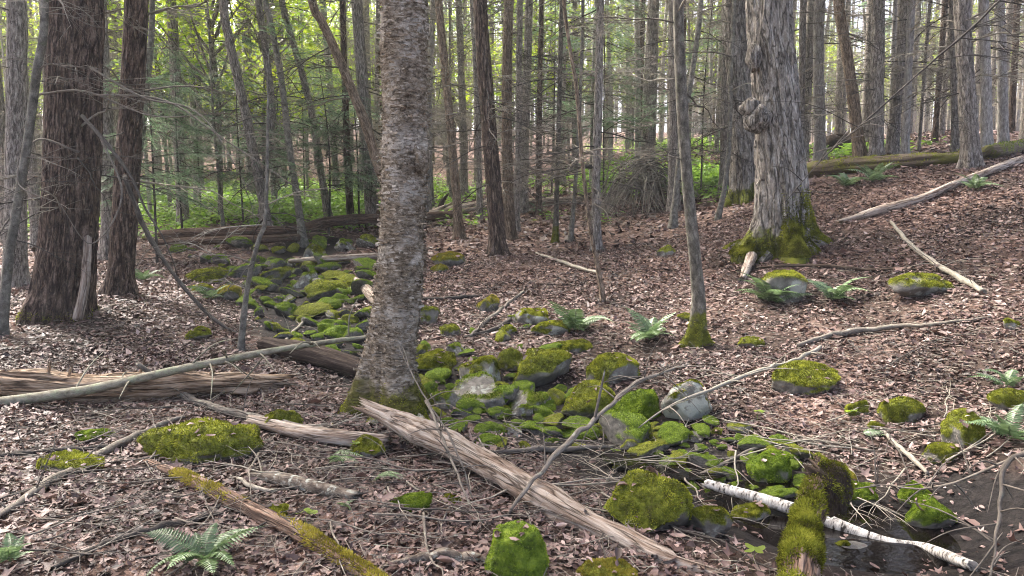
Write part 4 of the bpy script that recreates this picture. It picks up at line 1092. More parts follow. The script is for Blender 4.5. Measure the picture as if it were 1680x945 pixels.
log('short_log', 'short broken pale log at the mossy foot of the maple', [(1218, 463), (1232, 432), (1243, 404)], [5, 9, 8], 'weathered_wood', d_wood, 20, 40, (.08, .06), seed=21, sink=.9)
log('fallen_branch', 'thin branch raised over the white lichened boulder', [(1050, 700, 5.4), (1100, 665, 5.55), (1165, 640, 5.7), (1240, 610, 6.2), (1300, 592, 6.7), (1345, 570, 7.1)], [1, 1.8, 2.8, 3.2, 3.4, 3.2], 'pale_twig_bark', d_smooth, 9, 60, (.02, .02), 'branch', twigs=16, tl=.35, seed=22)
log('fallen_branch', 'long thin twisted branch lying across the leaf slope', [(1310, 572), (1380, 552), (1460, 543), (1540, 536), (1625, 524)], [4, 4.5, 4, 3, 1.5], 'twig_bark', d_smooth, 8, 60, (.02, .01), 'branch', twigs=8, tl=.3, seed=23)
log('fallen_branch', 'dead forked branch above the yellow-green rock, upper prong', [(772, 556), (800, 530), (830, 505), (858, 482)], [2.5, 3.5, 3, 2], 'twig_bark', d_smooth, 8, 40, (.02, .02), 'branch', twigs=7, tl=.5, seed=24)
log('fallen_branch', 'dead forked branch below the yellow-green rock, lower prong', [(765, 556), (810, 545), (850, 520), (880, 510)], [2.5, 3.5, 3, 2], 'dark_twig_bark', d_smooth, 8, 40, (.02, .02), 'branch', twigs=7, tl=.5, seed=25)
log('fallen_branch', 'straight pale stick on the slope beside the thin bending sapling', [(880, 418), (930, 436), (985, 452)], [2, 3, 2.5], 'pale_twig_bark', d_smooth, 8, 30, (.02, .02), 'branch', seed=26)
log('fallen_branch', 'dark straight stick lying level uphill of the dark birch-side boulder', [(695, 494), (740, 493), (790, 488)], [2.5, 3, 2], 'dark_twig_bark', d_smooth, 8, 30, (.02, .02), 'branch', seed=27)
log('fallen_branch', 'pale broken stick below the oval mossy rock', [(1432, 698), (1470, 735), (1520, 782)], [2.5, 4, 3.5], 'pale_twig_bark', d_smooth, 8, 30, (.03, .03), 'branch', seed=28)
log('fallen_branch', 'long grey stick from the corner leaves up to the thin pole', [(-20, 870), (60, 812), (150, 762), (250, 708), (300, 690)], [4, 6, 7, 5, 3], 'twig_bark', d_smooth, 10, 60, (.03, .02), 'branch', twigs=10, tl=.4, seed=29)
log('fallen_branch', 'straight stick lying level below the rotten log', [(-20, 758), (70, 748), (200, 738)], [4, 4.5, 3], 'dark_twig_bark', d_smooth, 9, 40, (.02, .02), 'branch', twigs=6, tl=.35, seed=30)
log('fallen_branch', 'dark curved stick behind the big fern', [(90, 940), (180, 900), (270, 872), (365, 850)], [4, 5, 5, 3], 'dark_twig_bark', d_smooth, 9, 50, (.02, .02), 'branch', twigs=5, tl=.25, seed=31)
log('lichened_log', 'short dark log crusted with pale lichen in the leaves', [(418, 788), (470, 798), (530, 812), (580, 822)], [6, 11, 11, 9], 'lichen_wood', d_wood, 18, 50, (.06, .05), seed=32, sink=.4)
log('fallen_branch', 'pale bent twig beside the lichen-crusted log', [(392, 792), (420, 808), (452, 812)], [3, 4, 3], 'pale_twig_bark', d_smooth, 8, 24, (.02, .02), 'branch', seed=33)
log('lichened_log', 'crumbling white-crusted stick at the foot of the moss-cloaked rock', [(640, 935), (700, 925), (760, 922), (800, 930)], [5, 9, 9, 5], 'lichen_wood', d_wood, 14, 40, (.05, .05), seed=34, sink=.4)
log('fallen_branch', 'grey stick along the far side of the pale split log', [(800, 748), (870, 745), (940, 742), (1010, 738)], [3, 5, 5, 3], 'twig_bark', d_smooth, 9, 40, (.03, .03), 'branch', twigs=12, tl=.3, seed=35)
log('fallen_branch', 'thin branch over the bright domed rock towards the pool', [(1060, 792), (1140, 788), (1240, 742), (1330, 728), (1430, 745)], [2, 3, 3, 3, 2], 'twig_bark', d_smooth, 8, 60, (.02, .02), 'branch', twigs=14, tl=.35, seed=36)
log('fallen_branch', 'tangled grey limb hanging by the upright stone', [(1690, 740, 3.6), (1650, 760, 3.6), (1640, 840, 3.5), (1625, 945, 3.3)], [4, 4.5, 3, 1.5], 'twig_bark', d_smooth, 10, 50, (.02, .02), 'branch', twigs=12, tl=.4, seed=37)
log('fallen_branch', 'long bowed twig from the tangled limb over to the pool', [(1690, 735, 3.7), (1620, 770, 3.75), (1530, 800, 3.9), (1430, 795, 4.2)], [2.2, 2.2, 1.8, .8], 'twig_bark', d_smooth, 7, 50, (.01, .01), 'branch', twigs=12, tl=.4, seed=38)
log('hanging_branch', 'long dark bare limb slanting down across the hillside trunks', [(1660, -20, 7.6), (1600, 40, 7.7), (1520, 110, 7.8), (1430, 190, 7.9), (1350, 260, 8.0), (1290, 330, 8.1)], [1.7, 1.6, 1.5, 1.3, 1.0, .5], 'dark_twig_bark', d_smooth, 8, 70, (.01, .01), 'branch', twigs=18, tl=.8, seed=39, twig_r=.006)
log('fallen_log', 'dark log lying on the leaves just above the grey fern rock', [(1250, 442), (1330, 440), (1420, 446), (1480, 446)], [2, 3, 3, 2], 'dark_rotten_wood', d_wood, 12, 40, (.1, .1), seed=40)
log('fallen_branch', 'pair of sticks standing in the hollow behind the birch', [(452, 585), (475, 555), (500, 530)], [3, 3, 2], 'pale_twig_bark', d_smooth, 7, 20, (.02, .02), 'branch', twigs=6, tl=.35, seed=41)
log('fallen_branch', 'dark limb reaching from the red-brown hemlock to the cobbles', [(205, 290, 9.5), (240, 380, 9.2), (300, 470, 8.8), (360, 530, 8.6), (420, 560, 8.4)], [4, 4, 3.5, 3, 1], 'dark_twig_bark', d_smooth, 8, 60, (.02, .01), 'branch', twigs=16, tl=.6, seed=42)
log('standing_branch', 'slim broken stem propped before the birch and split log', [(790, 862, 4.1), (770, 800, 4.2), (740, 720, 4.4), (690, 640, 4.7), (655, 570, 5.0)], [1.2, 1.6, 1.8, 1.4, .6], 'twig_bark', d_smooth, 6, 50, (.01, .01), 'branch', twigs=14, tl=.3, seed=43)
log('standing_branch', 'pale crooked stick leaning beside the log butt at the birch', [(792, 900, 3.7), (770, 830, 3.9), (735, 740, 4.4), (700, 660, 5.0)], [1, 1.5, 2.2, 2.6], 'twig_bark', d_smooth, 8, 50, (.02, .02), 'branch', twigs=5, tl=.2, seed=44)

# brush pile: a dome of arching dead sticks
bp = P(1055, 345)
t = thing('brush_pile', bp, 'domed pile of thin dead brushwood on the slope', 'brush pile')
rg = np.random.default_rng(77)
for k in range(170):
    a = rg.uniform(0, 2 * PI); rr = rg.uniform(.7, 1.25); hh = rg.uniform(.35, 1.4)
    p0 = np.array([rg.normal(0, .35), rg.normal(0, .35), hh]); p2 = np.array([math.cos(a) * rr * 1.25, math.sin(a) * rr, 0])
    p1 = (p0 + p2) / 2 + np.array([0, 0, .25 + .2 * rg.random()]); p2[2] = height(bp[0] + p2[0], bp[1] + p2[1]) - bp[2]
    V, Fs, ax = tube([p0, p1, p2], [.018, .013, .006], 5, 10)
    link('stick', mesh_data('stick', V, Fs, {'ax': ax}, [M['twig_bark' if k % 2 else 'pale_twig_bark']]), t)
# uprooted root mound
rp = P(1375, 250)
t = thing('root_mound', rp, 'small dark uprooted root plate beside the pale mottled trunk', 'root mound')
link('soil', blob_mesh('soil', (.42, .3, .34), 3, 'dark_rotten_wood', .5), t, (0, 0, .2))
for k in range(26):
    a = rg.uniform(0, 2 * PI); e = rg.uniform(-.2, 1.2); d = np.array([math.cos(a) * math.cos(e), math.sin(a) * math.cos(e), math.sin(e)])
    V, Fs, ax = tube([np.array([0, 0, .2]), d * .38 + [0, 0, .2], d * rg.uniform(.45, .62) + [0, 0, .12]], [.025, .016, .005], 5, 9)
    link('root', mesh_data('root', V, Fs, {'ax': ax}, [M['dark_rotten_wood']]), t)
# heap of broken wood beyond the birch
for k, (a, b, r, lab) in enumerate([((700, 360), (738, 335), 5, 'grey broken limb, steepest in the heap past the birch'), ((706, 350), (765, 352), 4, 'grey broken limb lying flat in the heap past the birch'), ((720, 345), (732, 322), 5, 'stubby dark snag standing in the heap past the birch'), ((728, 358), (792, 340), 5, 'long pale limb reaching out of the heap past the birch')]):
    p0 = P(*a); q1 = at(*b, p0[1] - .2)
    V, Fs, ax = tube([np.zeros(3), (q1 - p0) * .5 + [0, 0, .05], q1 - p0], [r * p0[1] / F_PX, r * p0[1] / F_PX * .9, .03], 12, 24, d_wood, ends=(.1, .15), seed=k)
    t = thing('broken_limb', p0, lab, 'branch')
    link('wood', mesh_data('wood', V, Fs, {'ax': ax}, [M['weathered_wood' if k != 2 else 'dark_rotten_wood']]), t)

# ------------------------------------------------------------------ ferns
def frond_mesh(seed, L=.5, np_=19, arch=.5):
    rg = np.random.default_rng(seed)
    t = np.linspace(0, 1, 12)
    spine = np.stack([t * L * .85, rg.normal(0, .01) * t, (1.1 * t - 1.25 * t ** 2) * arch * L], -1)
    A = Acc()
    V, Fs, ax = tube(spine, [.003, .002, .0008], 4, 10); A.add(V, Fs, {'tint': np.full(len(V), .2)})
    C, q = resample(spine, 80)
    VV, TT = [], []
    for k in range(np_):
        u = .14 + .85 * k / np_; i = int(u * 79); p = C[i]; tan = C[min(i + 1, 79)] - C[i - 1]; tan /= np.linalg.norm(tan)
        l = L * .17 * (math.sin(PI * min(1, u * .8 + .28)) ** .8 + .02); w = L * .021
        for s in (-1, 1):
            sd = np.array([0, s, 0]); d = sd * .95 + tan * .3 + np.array([0, 0, rg.normal(-.1, .08)]); d /= np.linalg.norm(d)
            dr = np.array([0, 0, -.12 * l])
            v = [p - tan * w * .5, p + tan * w * .6, p + d * l * .5 + tan * w * .75 + dr * .3 + [0, 0, .004], p + d * l + dr, p + d * l * .5 - tan * w * .75 + dr * .3, p + d * l * .5 + dr * .3 - [0, 0, .006]]
            VV.append(v); TT.append(np.full(6, np.clip(.5 + rg.normal(0, .18), 0, 1)))
    n = len(VV); VV = np.array(VV).reshape(-1, 3); i = np.arange(n)[:, None] * 6
    FF = np.concatenate([i + np.array([[0, 1, 5]]), i + np.array([[1, 2, 5]]), i + np.array([[2, 3, 5]]), i + np.array([[3, 4, 5]]), i + np.array([[4, 0, 5]])])
    A.add(VV, FF, {'tint': np.concatenate(TT)})
    return A.mesh('frond', [M['fern_leaf']])
FROND = [frond_mesh(300 + k, .5, 17 + 2 * k, .35 + .12 * k) for k in range(4)]
def fern(label, px, py, size, n, seed, arc=None, el=(-.85, -.1)):
    rg = np.random.default_rng(seed); size *= .98
    if arc is None: n = int(n * 1.4)
    p = P(px, py, .02)
    t = thing('fern', p, label, 'fern')
    for k in range(n):
        a = rg.uniform(*arc) if arc else 2 * PI * (k + rg.uniform(-.3, .3)) / n
        s = size / .5 * rg.uniform(.55, 1.2)
        link('frond', FROND[rg.integers(4)], t, (0, 0, 0), (rg.normal(0, .25), rg.uniform(*el), a), (s, s, s))
for k, a in enumerate([
    ('large pale-green fern spreading over leaves by the yellow-mossed log', 335, 930, .34, 8, 1),
    ('single fern frond arching down below the birch roots', 540, 762, .36, 4, 2, (-1.3, .3), (-.5, -.1)),
    ('low silvery fern frond beside the arching one', 612, 795, .28, 3, 3, (-.3, .9), (-.35, -.05)),
    ('green fern clump above the broad brownish boulder', 945, 545, .6, 13, 4),
    ('bluish fern clump beside the slim forked tree', 1066, 560, .52, 12, 5),
    ('fern clump growing in front of the grey-green slope rock', 1262, 498, .62, 13, 6),
    ('thin fern clump on the slope past the grey-green rock', 1368, 495, .55, 10, 7),
    ('flat bright fern frond below the small mossy cobble', 1412, 718, .3, 3, 8, (-.6, .5), (-.15, .05)),
    ('tall fern drooping beside the upright mossy stone', 1655, 725, .34, 9, 9),
    ('sparse fern near the tangled grey limb', 1650, 640, .3, 5, 10),
    ('pale fern tips at the corner leaves', 18, 930, .22, 6, 11),
    ('fern clump on the upper cobble bank', 345, 492, .45, 9, 12),
    ('fern under the big mossy hillside log', 1432, 300, .6, 9, 13),
    ('small fern beside the pale bent log', 1600, 312, .5, 8, 14),
    ('fern tuft at the foot of the stout hillside trunk', 1388, 308, .5, 8, 15),
    ('small fern on the slope by the short dark stem', 880, 350, .5, 7, 16),
    ('tiny fern beside the lichen-crusted log', 568, 838, .12, 5, 17),
    ('fern clump near the red-brown hemlock feet', 235, 462, .45, 8, 18)]):
    fern(*a)

# seedlings with a few broad leaves
rg = np.random.default_rng(90)
_a = np.linspace(0, 2 * PI, 10, endpoint=False)
LEAFV = np.array([[.5 + .5 * math.cos(x), .3 * math.sin(x), .05 * math.cos(2 * x)] for x in _a] + [[.5, 0, -.04]])
LEAFF = np.array([[i, (i + 1) % 10, 10] for i in range(10)])
for px, py, lab in ((500, 862, 'seedling with a yellow-green leaf beside the mossy low log'), (1242, 690, 'seedling with small leaves near the white lichened boulder'), (1002, 852, 'seedling between the split log and the big boulder'),
                    (585, 745, 'seedling under the birch roots'), (1395, 690, 'seedling beside the oval mossy rock'), (1236, 925, 'seedling at the muddy edge of the pool')):
    p = P(px, py); t = thing('seedling', p, lab, 'seedling')
    V, Fs, ax = tube([(0, 0, -.01), (.005, 0, .04), (.01, .005, .08)], [.002, .0015, .001], 4, 6)
    link('stem', mesh_data('stem', V, Fs, {'tint': np.full(len(V), .2)}, [M['green_leaf']]), t)
    lm = mesh_data('leaf', LEAFV * .06, [LEAFF], {'tint': np.full(11, .6)}, [M['green_leaf']])
    for k in range(4):
        link('leaf', lm, t, (.008, .003, .07 + .005 * k), (rg.normal(0, .2), rg.uniform(-.2, .3), k * 1.6 + rg.uniform(0, .8)), (1, 1, 1))

# ------------------------------------------------------------------ small fallen twigs
TW = [dead_branch_mesh(500 + k, 1.0, ('twig_bark', 'pale_twig_bark', 'dark_twig_bark')[k % 3], 3 + k % 5, .009, .02, .02)[0].mesh('twig', [M[('twig_bark', 'pale_twig_bark', 'dark_twig_bark')[k % 3]]]) for k in range(9)]
rg = np.random.default_rng(91)
for k in range(260):
    px = rg.uniform(-20, 1700); py = 420 + 520 * rg.random() ** .8
    if k % 3 == 0: px = rg.uniform(0, 900); py = rg.uniform(640, 940)
    if k % 3 == 1: px = rg.uniform(950, 1680); py = rg.uniform(680, 900)
    if px > 1130 and py > 790: px -= 700; py -= 90
    p = P(px, py, .04); s = rg.uniform(.25, .95)
    e = .35; g0 = height(p[0], p[1]); yaw = rg.uniform(0, 2 * PI)
    gx = height(p[0] + s * math.cos(yaw), p[1] + s * math.sin(yaw)) - g0
    link('fallen_twig', TW[k % 9], None, p, (rg.uniform(-.4, .4), -math.atan2(gx, s) - abs(rg.normal(0, .06)), yaw), (s, s, s * .8),
         label=('grey', 'pale', 'dark')[k % 3] + (' forked' if k % 9 % 5 > 1 else '') + ' dead twig lying loose ' + ('below the rotten log' if px < 560 and py > 640 else 'on the bank upstream of the birch' if px < 640 else 'around the pale split log' if px < 960 and py > 640 else 'by the dark pool' if py > 690 else 'on the leafy slope'), category='twig', group='loose twigs on the forest floor')

# ------------------------------------------------------------------ leaf litter and fine debris (uncountable)
def wedge(n, y0, y1, rg, pw=1.0, edge=1.15):
    """positions spread over the ground in view, y0..y1 ahead"""
    y = y0 + (y1 - y0) * rg.random(n) ** pw
    x = (rg.random(n) * 2 - 1) * (.70 * y * edge + .4)
    return x, y
def litter():
    rg = np.random.default_rng(92)
    A = Acc()
    def leafset(n, y0, y1, size, tmpl, faces, tilt, pw, on=None):
        if on is None: x, y = wedge(n, y0, y1, rg, pw)
        else: x, y = on[:, 0], on[:, 1]
        sd = stream_dist(x, y)
        dens = .06 + .94 * smooth(.45, 1.2, sd + (fbm(np.stack([x * 2, y * 2, x * 0], -1), 61, 2) - .5) * .7)
        dens = dens * (.5 + .5 * smooth(.32, .55, fbm(np.stack([x * 1.7, y * 1.7, x * 0], -1), 66, 3)))
        keep = (rg.random(n) < dens) if on is None else np.ones(n, bool)
        x, y = x[keep], y[keep]; n = len(x)
        z = (height(x, y) if on is None else on[:, 2] + .008) + rg.uniform(.0, .022, n)
        s = size * np.exp(rg.normal(0, .38, n))
        curl = rg.normal(.3, .6, n); fold = rg.normal(.3, .4, n)
        Tm = np.repeat(tmpl[None], n, 0).copy()
        Tm[:, :, 2] += curl[:, None] * (Tm[:, :, 0] ** 2) + fold[:, None] * np.abs(Tm[:, :, 1])
        Tm *= s[:, None, None]
        R = rand_rots(n, np.abs(rg.normal(0, tilt, n)), rg)
        R[rg.random(n) < .3] *= np.array([1, 1, -1])[None, :, None]
        V = Tm @ np.transpose(R, (0, 2, 1)) + np.stack([x, y, z + s * .05], -1)[:, None]
        k = tmpl.shape[0]
        tint = np.clip(rg.beta(1.5, 2.1, n) + (fbm(np.stack([x * .8, y * .8, x * 0], -1), 62, 2) - .5) * .5, 0, 1)
        i = (np.arange(n) * k)[:, None, None]
        A.add(V.reshape(-1, 3), [(i + faces[None]).reshape(-1, faces.shape[1])], {'tint': np.repeat(tint, k)})
    oval = np.array([[-.5, 0, 0], [-.14, 0, 0], [.2, 0, 0], [.5, 0, 0], [-.2, -.24, 0], [.22, -.23, 0], [-.2, .24, 0], [.22, .23, 0]])
    ovf = np.array([[0, 4, 1], [4, 5, 1], [1, 5, 2], [5, 3, 2], [0, 1, 6], [6, 1, 7], [1, 2, 7], [7, 2, 3]])
    ang = np.linspace(0, 2 * PI, 11)[:-1]; rr = np.array([.6, .25, .55, .25, .42, .12, .42, .25, .55, .25])
    mpl = np.concatenate([np.stack([np.cos(ang) * rr, np.sin(ang) * rr, ang * 0], -1), [[0, 0, 0]]])
    mpf = np.array([[i, (i + 1) % 10, 10] for i in range(10)])
    dia = np.array([[-.5, 0, 0], [0, -.28, 0], [.5, 0, 0], [0, .28, 0]]); dif = np.array([[0, 1, 2], [0, 2, 3]])
    leafset(62000, 2.0, 7.5, .035, oval, ovf, .4, .75)
    onr = np.array(ON_ROCK); leafset(len(onr), 0, 0, .042, oval, ovf, .4, 1, onr)
    leafset(16000, 2.0, 7.5, .046, mpl, mpf, .4, .75)
    leafset(125000, 7.0, 14.5, .047, dia, dif, .45, .75)
    leafset(65000, 14, 30, .10, dia, dif, .5, .7)
    link('leaf_litter', A.mesh('leaf_litter', [M['dead_leaf']], shade=False), None, kind='stuff', label='pinkish-brown dead leaves carpeting the forest floor', category='leaf litter')
    # bits of bark, needles and snapped twiglets
    n = 10000
    x, y = wedge(n, 2.0, 10, rg, .8); kp = stream_dist(x, y) > .7; x, y = x[kp], y[kp]; n = len(x); L = rg.uniform(.03, .16, n); a = rg.uniform(0, 2 * PI, n)
    d = np.stack([np.cos(a), np.sin(a), rg.normal(0, .15, n)], -1)
    p0 = np.stack([x, y, height(x, y) + .012 + rg.uniform(0, .025, n)], -1)
    sd = np.stack([-np.sin(a), np.cos(a), a * 0], -1) * rg.uniform(.001, .0025, n)[:, None]; up = np.array([0, 0, .003])
    V = np.stack([p0 - sd, p0 + sd, p0 + up, p0 + d * L[:, None] - sd, p0 + d * L[:, None] + sd, p0 + d * L[:, None] + up], 1).reshape(-1, 3)
    i = np.arange(n)[:, None] * 6
    FF = np.concatenate([i + np.array([[0, 3, 5, 2]]), i + np.array([[1, 2, 5, 4]])])
    link('twig_debris', mesh_data('twig_debris', V, [FF], {'ax': V}, [M['twig_bark']]), None, kind='stuff', label='fine snapped twiglets strewn through the leaf litter', category='debris')
litter()

# ------------------------------------------------------------------ green cover up the slope
def fern_cover():
    rg = np.random.default_rng(93)
    x, y = [], []
    for (px, py, n, sx, sy) in ((430, 352, 900, 190, 24), (320, 335, 500, 120, 14), (560, 345, 300, 60, 18), (1060, 236, 700, 70, 8), (1085, 292, 500, 70, 16), (1185, 300, 200, 40, 14), (1420, 252, 150, 60, 6), (90, 370, 300, 90, 20), (720, 318, 150, 40, 8), (960, 300, 160, 70, 10), (500, 335, 500, 80, 14), (330, 318, 700, 130, 10), (520, 312, 600, 120, 9), (180, 322, 300, 100, 10)):
        for k in range(n // 3):
            p = P(px + rg.normal(0, sx), py + rg.normal(0, sy))
            if 18.5 < p[1] < 60: x.append(p[0] + rg.normal(0, .3)); y.append(p[1] + rg.normal(0, .6))
    x = np.array(x); y = np.array(y); n = len(x)
    per = 26
    X = np.repeat(x, per) + rg.normal(0, .22, n * per); Y = np.repeat(y, per) + rg.normal(0, .22, n * per)
    Z = height(X, Y) + np.abs(rg.normal(.10, .09, n * per))
    V, Ft = leaf_cloud(rg, np.stack([X, Y, Z], -1), rg.uniform(.10, .2, n * per), .8)
    tint = np.repeat(np.clip(np.repeat(rg.uniform(.2, .8, n), per) + rg.normal(0, .15, n * per), 0, 1), 4)
    link('fern_cover', mesh_data('fern_cover', V, [Ft], {'tint': tint}, [M['fern_cover_leaf']]), None, kind='stuff', label='bright green low ferns covering the distant forest floor', category='ferns')
fern_cover()

# ------------------------------------------------------------------ the woods beyond: prototypes copied up the slope
def wood_proto(kind, seed):
    rg = np.random.default_rng(seed)
    H = rg.uniform(15, 19)
    lean = rg.normal(0, .35, 2)
    pts = [(0, 0, -.4), (0, 0, .4), (lean[0] * .3, lean[1] * .3, H * .33), (lean[0], lean[1], H * .66), (lean[0] * 1.4, lean[1] * 1.4, H)]
    r = rg.uniform(.075, .15)
    def fl(th, s, rr, ax): return d_smooth(th, s, rr, ax) + r * .6 * np.exp(-np.maximum(s - .4, 0) / .2)
    V, Fs, ax = tube(pts, [r * 1.05, r, r * .85, r * .6, r * .12], 14, 44, fl)
    mat = 'grey_bark' if kind != 'c' or seed % 2 else 'hemlock_bark'
    parts = [('trunk', mesh_data('trunk', V, Fs, {'ax': ax}, [M[mat]]), None)]
    A = Acc()
    nb = 46 if kind == 'c' else 16
    for k in range(nb):
        z = rg.uniform(1.5, 9 if kind == 'c' else 8); u = z / H
        p = np.array([np.interp(u, [0, .33, .66, 1], [0, lean[0] * .3, lean[0], lean[0] * 1.4]), np.interp(u, [0, .33, .66, 1], [0, lean[1] * .3, lean[1], lean[1] * 1.4]), z])
        scaled_acc(A, DEAD[rg.integers(10)][1], rotz(rg.uniform(0, 6.28)), rg.uniform(.7, 1.5), p)
    parts.append(('dead_branches', A.mesh('dead_branches', [M['pale_twig_bark']]), 'stuff'))
    if kind == 'c': parts.append(('crown', CROWN_E[seed % 2], None))
    else: parts.append(('crown', CROWN_D[seed % 3], None))
    return parts
PROTO_C = [wood_proto('c', 801 + k) for k in range(3)]
PROTO_B = [wood_proto('b', 811 + k) for k in range(3)]
PROTO_Y = []          # leafy understorey trees, bright green crowns low enough to be seen
for k in range(3):
    rg2 = np.random.default_rng(820 + k)
    V, Fs, ax = tube([(0, 0, -.3), (rg2.normal(0, .1), 0, 2.5), (rg2.normal(0, .3), rg2.normal(0, .3), 5.5), (rg2.normal(0, .5), rg2.normal(0, .5), 9)], [.06, .05, .035, .008], 9, 34)
    PROTO_Y.append([('trunk', mesh_data('trunk', V, Fs, {'ax': ax}, [M['grey_bark']]), None), ('crown', broadleaf_crown_mesh(830 + k, 2.6, 9.5, 2.3, 34, 80, .15, 'green_leaf', .5, .15), None)])
def plant(parts, name, label, group, p, yaw, s):
    t = thing(name, p, label, 'tree', group, (0, 0, yaw)); t.scale = (s, s, s)
    for nm, me, kd in parts: link(nm, me, t, kind=kd)
rg = np.random.default_rng(95)
placed = [tuple(q) for q in TREE_XY]
n = 0
while n < 330:
    y = 17 + 95 * rg.random() ** 1.2
    x = rg.uniform(-1, 1) * (.72 * y + 1.5)
    if stream_dist(x, y) < 1.5: continue
    md = 1.1 + y * .012
    if any((x - a) ** 2 + (y - b) ** 2 < md ** 2 for a, b in placed): continue
    dpx = x / y * F_PX + CX
    if y < 26 and (dpx < 650 and dpx > 230): 
        if rg.random() < .7: continue
    placed.append((x, y)); n += 1
    p = np.array([x, y, float(height(x, y))])
    c = rg.random() < (.72 if dpx > 700 else .3)
    zone = 'up the brook beyond the crossing logs' if dpx < 640 else 'beyond the dark hemlock clump' if dpx < 1050 else 'on the hillside beyond the maple'
    s = rg.uniform(.8, 1.2); size = ('slender', 'stout')[int(s > 1)]; far = 'deep in woods' if y > 50 else 'standing'
    if c: plant(PROTO_C[rg.integers(3)], 'conifer_tree', f'{size} conifer with bare dead twigs {far} {zone}', 'distant conifers', p, rg.uniform(0, 6.28), s)
    else: plant(PROTO_B[rg.integers(3)], 'broadleaf_tree', f'{size} grey broadleaf tree {far} {zone}', 'distant broadleaf trees', p, rg.uniform(0, 6.28), s)
PROTO_S = []          # slim pale trunks, drawn up tall, with a few bare twigs
for k in range(4):
    rg2 = np.random.default_rng(840 + k); l = rg2.normal(0, .45, 2); r_ = rg2.uniform(.05, .10)
    V, Fs, ax = tube([(0, 0, -.3), (l[0] * .2, l[1] * .2, 3.5), (l[0] * .7, l[1] * .7, 8), (l[0], l[1], 14)], [r_, r_ * .9, r_ * .65, r_ * .1], 10, 34, d_smooth)
    A = Acc()
    for j in range(26):
        z = rg2.uniform(1.2, 10); scaled_acc(A, DEAD[rg2.integers(10)][1], rotz(rg2.uniform(0, 6.28)), rg2.uniform(.5, 1.2), np.array([l[0] * np.interp(z, [0, 3.5, 8, 14], [0, .2, .7, 1]), l[1] * np.interp(z, [0, 3.5, 8, 14], [0, .2, .7, 1]), z]))
    PROTO_S.append([('trunk', mesh_data('trunk', V, Fs, {'ax': ax}, [M['pale_bark' if k % 3 else 'grey_bark']]), None), ('dead_branches', A.mesh('dead_branches', [M['pale_twig_bark']]), 'stuff')])
n = 0
while n < 150:
    y = 18 + 50 * rg.random(); dpx = rg.uniform(640, 1740) if n % 5 else rg.uniform(0, 640)
    x = (dpx - CX) / F_PX * y
    if any((x - a) ** 2 + (y - b) ** 2 < .6 for a, b in placed): continue
    placed.append((x, y)); n += 1
    plant(PROTO_S[rg.integers(4)], 'slim_tree', 'slim bare pale trunk ' + ('up the brook beyond the crossing logs' if dpx < 640 else 'beyond the dark hemlock clump' if dpx < 1050 else 'on the hillside beyond the maple'), 'slim pale trunks', np.array([x, y, float(height(x, y))]), rg.uniform(0, 6.28), rg.uniform(.8, 1.25))
n = 0
while n < 80:
    y = 20 + 50 * rg.random(); dpx = rg.uniform(-60, 1740)
    if dpx > 650 and rg.random() < .6: continue
    x = (dpx - CX) / F_PX * y
    if any((x - a) ** 2 + (y - b) ** 2 < .8 for a, b in placed): continue
    placed.append((x, y)); n += 1
    plant(PROTO_Y[rg.integers(3)], 'understorey_tree', 'small leafy understorey tree with bright green foliage ' + ('up the brook' if dpx < 640 else 'beyond the dark hemlock clump' if dpx < 1050 else 'on the hillside beyond the maple'), 'leafy understorey trees', np.array([x, y, float(height(x, y))]), rg.uniform(0, 6.28), rg.uniform(.75, 1.25))

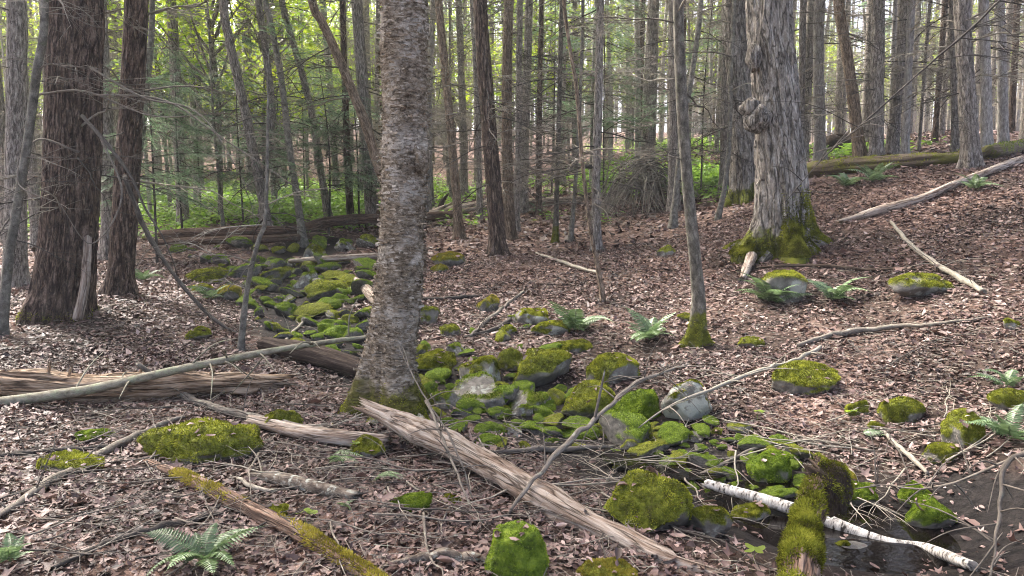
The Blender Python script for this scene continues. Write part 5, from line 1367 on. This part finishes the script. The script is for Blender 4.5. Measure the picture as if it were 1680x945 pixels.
def far_wood():
    """the mass of trunks and leaves that closes the view"""
    rg = np.random.default_rng(97)
    A = Acc()
    n = 760
    for k in range(n):
        y = rg.uniform(75, 150); x = rg.uniform(-1, 1) * (.75 * y + 4); z = float(height(x, y)); r = rg.uniform(.07, .2); H = rg.uniform(12, 20)
        l = rg.normal(0, .5, 2)
        V, Fs, ax = tube([(x, y, z - .5), (x + l[0] * .4, y + l[1] * .4, z + H * .5), (x + l[0], y + l[1], z + H)], [r, r * .8, r * .2], 6, 6, cap=False)
        A.add(V, Fs, {'ax': ax, 'tint': np.zeros(len(V))}, 0)
    m_ = 34000
    cl = 1500
    y = rg.uniform(70, 150, cl); x = rg.uniform(-1, 1, cl) * (.75 * y + 4)
    kp = (x < 0) | (rg.random(cl) < .5); x, y = x[kp], y[kp]; per_ = m_ // cl; cl = len(x)
    z = height(x, y) + 1.0 + 15 * rg.random(cl) ** .8
    c = np.repeat(np.stack([x, y, z], -1), per_, 0) + rg.normal(0, 1, (per_ * cl, 3)) * [1.1, 1.1, .6]
    V, Ft = leaf_cloud(rg, c, rg.uniform(.25, .5, len(c)))
    A.add(V, Ft, {'ax': V, 'tint': np.repeat(np.clip(rg.normal(.5, .2, len(c)), 0, 1), 4)}, 1)
    link('distant_woods', A.mesh('distant_woods', [M['grey_bark'], M['green_leaf']]), None, kind='stuff', label='mass of thin trunks and pale leaves closing the view up the hill', category='woods')
far_wood()

# unseen canopy trees added past the hemlocks, outside the frame, to shade the near bank
for k, (x, y) in enumerate(((-10.5, 9.5), (-12.5, 13.0), (-9.0, 6.2), (-15.0, 16.5), (-13.5, 10.0))):
    parts = [PROTO_B[k % 3][0], PROTO_B[k % 3][1], ('crown', CROWN_B[k % 2], None)]
    plant(parts, 'broadleaf_tree', 'unseen leafy broadleaf tree added past the massive furrowed hemlock to shade the near bank', 'unseen broadleaf trees added for shade past the hemlocks', np.array([x, y, float(height(x, y))]), k * 1.3, 1.05)

HAZE = 0.0009

# ------------------------------------------------------------------ air: thin forest haze
bm = bmesh.new()
bmesh.ops.create_cube(bm, size=1.0)
me = bpy.data.meshes.new('haze'); bm.to_mesh(me); bm.free()
m, nt = nmat('haze_air')
v = nd(nt, 'ShaderNodeVolumePrincipled', {'Color': (.93, .97, 1.0, 1), 'Density': HAZE, 'Anisotropy': .3})
nd(nt, 'ShaderNodeOutputMaterial', {'Volume': v.outputs[0]})
me.materials.append(m)
link('haze', me, None, (0, 137, 26), (0, 0, 0), (540, 384, 64), kind='stuff', label='thin pale haze hanging in the forest air', category='haze')
